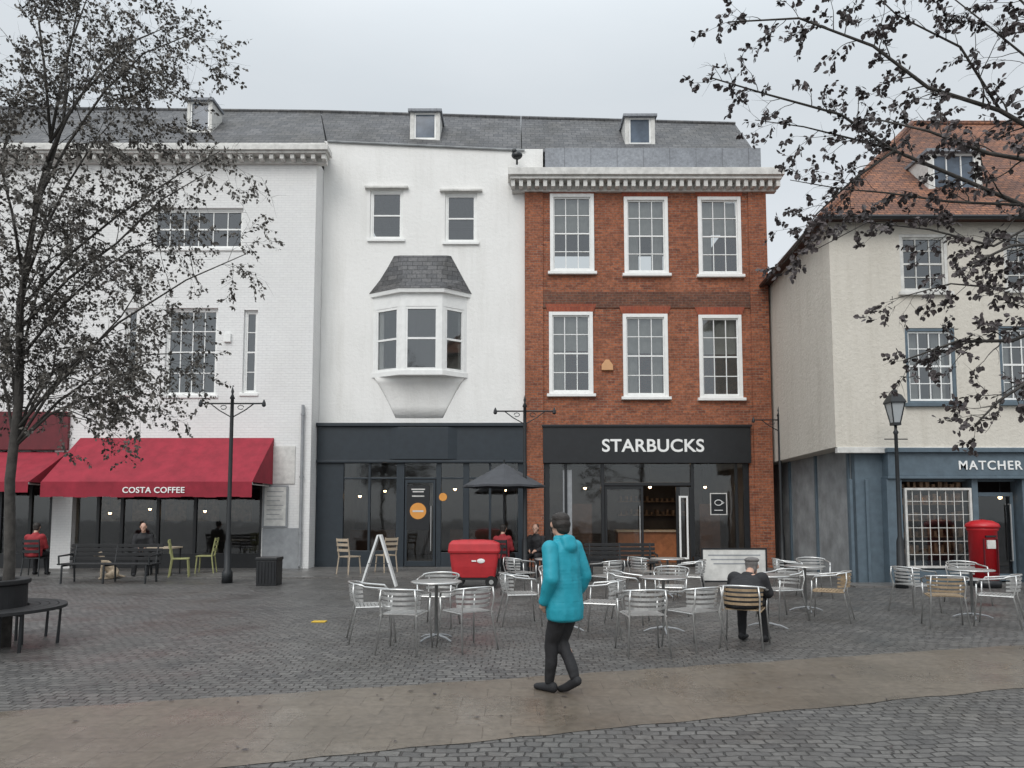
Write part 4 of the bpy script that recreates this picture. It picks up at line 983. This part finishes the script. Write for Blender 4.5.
def grow(wood, lv, pts, r0, level, rr_, prm):
    k = len(pts); wood.tube(pts, [r0*(1-.75*i/(k-1)) for i in range(k)], [7,4,3,3][min(3,level)], level == 0)
    if level >= prm['levels']:
        if rr_.random() < prm.get('bare', 0): return
        L = prm['leaf']
        for i in range(1, k):
            for j in range(prm['nl']):
                a = pts[i-1].lerp(pts[i], rr_.random())
                d = ((pts[i]-pts[i-1]).normalized()*.6+Vector((rr_.uniform(-1,1),rr_.uniform(-1,1),rr_.uniform(-1.4,.5)))).normalized()
                leaf(lv, a+d*.01, d, rr_, L*rr_.uniform(.6,1.25), prm['wide'])
        return
    n, Lc, st = prm['n'][level], prm['len'][level], prm['start'][level]
    for i in range(n):
        t_ = st+(1-st)*(i+rr_.random())/n; t_ = min(.999, t_); f = t_*(k-1); q = int(f)
        p = pts[q].lerp(pts[q+1], f-q); tg = (pts[q+1]-pts[q]).normalized()
        s_ = tg.cross(Vector((rr_.uniform(-1,1),rr_.uniform(-1,1),rr_.uniform(-1,1)))).normalized()
        d = (tg*rr_.uniform(.4,1)+s_*rr_.uniform(.5,1.1)+Vector((0,0,prm['up']))).normalized()
        L = Lc*rr_.uniform(.6,1.25)*(1.1-.4*t_)
        grow(wood, lv, bez(p, d, L, rr_, 4 if level > 0 else 6, prm['grav'], prm['wob']), max(.002, r0*(1-.75*t_)*prm['rk']), level+1, rr_, prm)
rl = random.Random(3)
tx_, ty_ = -6.08, 9.0
tr_t = thing('plaza_tree', 'sparse leaved tree at the left standing inside the round bench', 'tree', (tx_,ty_,0))
wood, lv = MB(), MB()
trunk = [Vector((tx_,ty_,0)),Vector((tx_+.02,ty_,1)),Vector((tx_-.03,ty_,2)),Vector((tx_+.03,ty_,3)),Vector((tx_-.05,ty_+.05,4.2)),Vector((tx_+.12,ty_,5.4)),Vector((tx_+.35,ty_+.1,6.6)),Vector((tx_+.3,ty_+.2,7.6)),Vector((tx_+.6,ty_+.2,8.6))]
wood.tube(trunk, [.075,.062,.055,.05,.04,.03,.02,.012,.006], 10)
prm = dict(levels=3, leaf=.050, nl=3, n=[8,6,4], len=[.95,.5,.28], start=[.2,.15,.15], up=.05, grav=-.05, wob=.22, rk=.5, wide=.34, bare=.36)
targets = [(8.8,4.75,240),(9.3,6.3,210),(9.6,3.7,185),(8.5,7.4,185),(8.9,3.0,150),(9.6,8.2,150),(8.3,6.2,100),(8.5,4.2,130),(7.8,5.2,20),(8.4,6.4,-20),(9.3,4.6,-40),(10.2,5.6,70),(9.2,8.6,80),(9.3,3.2,90),(8.8,3.5,-10),(10.0,5.4,160),(8.8,7.2,50),(9.0,4.9,60),(8.9,5.8,195),(9.1,3.9,40),(9.0,8.6,20),(9.2,7.8,110),(9.4,3.4,10)]
for i, (ty2, tz2, tpx) in enumerate(targets):
    T = Vector(((tpx-512)/740*ty2, ty2, tz2)); z0 = max(2.4, min(6.3, T.z-1.9+rl.uniform(-.4,.2))); a = Vector((tx_+max(0,(z0-5))*.2,ty_,z0))
    mid = a.lerp(T,.45)+Vector((rl.uniform(-.2,.2),rl.uniform(-.2,.2),.2+rl.uniform(0,.25)))
    pts = [a, a.lerp(mid,.5)+Vector((0,0,.1)), mid, mid.lerp(T,.5)+Vector((rl.uniform(-.15,.15),0,.1)), T]
    grow(wood, lv, pts, .02, 0, rl, prm)
wood.build('trunk','bark',tr_t,True); lv.build('crown','leafL',tr_t)
rt_ = random.Random(11)
tr_t = thing('plaza_tree', 'dark leaved tree whose branches reach in from the right edge', 'tree', (6.6,6.6,0))
wood, lv = MB(), MB()
wood.tube([(6.6,6.6,0),(6.62,6.6,1.5),(6.55,6.65,3),(6.6,6.7,4.5),(6.5,6.7,6.5)], [.15,.12,.11,.08,.03], 10)
def B(*pp): return [Vector((*(lambda q: (q[0],y_,q[1]))(A(px,py,y_)),)) for px,py,y_ in pp]
prm = dict(levels=2, leaf=.052, nl=3, n=[11,3], len=[.45,.2], start=[.12,.2], up=.08, grav=-.06, wob=.28, rk=.45, wide=.37, bare=.25)
limbs = [
 [(1215,260,6.7),(1100,215,6.7),(1020,205,6.8),(950,175,6.9),(895,150,7),(840,118,7),(770,92,7.1),(712,78,7.1)],
 [(1215,200,6.7),(1080,150,6.5),(1000,110,6.5),(930,90,6.6),(870,40,6.6),(800,15,6.7),(728,22,6.7)],
 [(1020,205,6.8),(950,205,6.8),(890,190,6.9),(840,185,7),(790,180,7.1)],
 [(1060,210,6.7),(990,240,6.6),(930,235,6.7),(870,225,6.8),(815,250,6.9)],
 [(1080,240,6.7),(1010,290,6.6),(950,280,6.7),(890,300,6.8)],
 [(1215,330,6.7),(1080,310,6.5),(1010,345,6.4),(960,345,6.5),(905,360,6.6)],
 [(1215,380,6.7),(1090,360,6.5),(1030,385,6.4),(1000,405,6.4),(975,425,6.4)],
 [(1080,150,6.5),(1030,60,6.4),(980,20,6.4),(930,-20,6.4)],
 [(1000,110,6.5),(960,50,6.5),(900,10,6.5),(850,-30,6.6)],
 [(895,150,7),(860,140,7.1),(800,130,7.2),(755,120,7.2)],
 [(895,150,7),(850,180,7.0),(815,215,7.1),(785,262,7.2)],
 [(1100,200,6.6),(1040,160,6.3),(985,150,6.2),(930,130,6.3),(880,120,6.4)],
 [(1100,300,6.6),(1050,250,6.3),(1010,245,6.2),(970,265,6.2)],
 [(1150,100,6.6),(1060,40,6.4),(1010,-10,6.3)],
]
for l in limbs:
    pts = B(*l)
    for i in range(1,len(pts)-1): pts[i] += Vector((rt_.uniform(-.04,.04),0,rt_.uniform(-.06,.06)))
    prm['n'] = [max(6,int((pts[-1]-pts[0]).length*7.5)),3]
    grow(wood, lv, pts, .027 if l[0][0] > 1090 else .014, 0, rt_, prm)
wood.build('trunk','bark',tr_t,True); lv.build('crown','leafR',tr_t)
cxb, cyb = -6.45, 9.0
t = thing('round_bench','dark round bench wrapped around the tree at the left edge','bench',(cxb,cyb,0))
def ringm(r0,r1,z0,z1,n=40):
    m = MB(); vs = []
    for j in range(n):
        a = 2*math.pi*j/n
        for r_,z in ((r0,z0),(r1,z0),(r1,z1),(r0,z1)): vs.append((cxb+r_*math.cos(a),cyb+r_*math.sin(a),z))
    return m.add(vs,[(4*j+k,4*((j+1)%n)+k,4*((j+1)%n)+(k+1)%4,4*j+(k+1)%4) for j in range(n) for k in range(4)])
m = ringm(.56,.66,.44,.475)
for k in range(3): r_ = .67+k*.1; v = ringm(r_,r_+.09,.44,.475); m.add(v.v,v.f)
m.build('seat','mattblack',t)
ringm(.46,.53,.45,.74).build('backrest','mattblack',t,bevel=.01)
ringm(.44,.56,.745,.80).build('backrest_rail','mattblack',t,bevel=.01)
for k in range(8):
    a = k*math.pi/4+.35; c_, s_ = math.cos(a), math.sin(a)
    MB().tube([(cxb+.5*c_,cyb+.5*s_,0),(cxb+.5*c_,cyb+.5*s_,.42),(cxb+.90*c_,cyb+.90*s_,.42),(cxb+.88*c_,cyb+.88*s_,.0)],.02,6).build('leg','iron',t)
m = MB()
for k in range(350):
    x, yy = rnd.uniform(-7,8), rnd.uniform(4.2,15); a = rnd.random()*6.28; L = rnd.uniform(.015,.035)
    c_, s_ = math.cos(a)*L, math.sin(a)*L
    m.add([(x-c_,yy-s_,.011),(x+s_*.5,yy-c_*.5,.018),(x+c_,yy+s_,.012),(x-s_*.5,yy+c_*.5,.014)],[(0,1,2,3)])
o = m.build('fallen_leaves','leafR'); tag(o,'small dark fallen leaves scattered on the setts','leaves'); o['kind']='stuff'
# ------------------------------------------------------------------ world and light
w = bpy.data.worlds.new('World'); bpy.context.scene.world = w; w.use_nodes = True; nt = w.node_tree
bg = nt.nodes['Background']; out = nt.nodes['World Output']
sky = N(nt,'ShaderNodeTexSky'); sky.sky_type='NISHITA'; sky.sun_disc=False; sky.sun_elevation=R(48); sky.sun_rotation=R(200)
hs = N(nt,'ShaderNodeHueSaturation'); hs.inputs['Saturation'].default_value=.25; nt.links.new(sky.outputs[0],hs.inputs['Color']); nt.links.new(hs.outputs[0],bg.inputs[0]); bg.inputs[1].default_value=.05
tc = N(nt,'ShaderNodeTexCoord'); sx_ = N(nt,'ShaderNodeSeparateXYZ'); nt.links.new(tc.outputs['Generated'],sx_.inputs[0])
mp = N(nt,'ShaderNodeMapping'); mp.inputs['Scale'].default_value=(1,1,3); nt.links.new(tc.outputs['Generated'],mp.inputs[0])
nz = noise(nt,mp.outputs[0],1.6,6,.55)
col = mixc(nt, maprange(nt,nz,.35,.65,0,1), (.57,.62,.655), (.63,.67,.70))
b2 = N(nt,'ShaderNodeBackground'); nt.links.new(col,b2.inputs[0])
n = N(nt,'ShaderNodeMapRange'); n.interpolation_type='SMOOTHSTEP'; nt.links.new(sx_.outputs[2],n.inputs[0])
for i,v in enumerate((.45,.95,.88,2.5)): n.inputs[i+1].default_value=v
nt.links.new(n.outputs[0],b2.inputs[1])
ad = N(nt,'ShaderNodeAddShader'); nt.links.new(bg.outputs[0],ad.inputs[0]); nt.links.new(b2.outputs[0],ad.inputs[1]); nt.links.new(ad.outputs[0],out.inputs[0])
sl = bpy.data.lights.new('sun','SUN'); sl.energy=1.3; sl.angle=R(35); sl.color=(1,.97,.93); so = bpy.data.objects.new('sun',sl); C.objects.link(so)
so.rotation_euler = (R(48),0,R(-20))
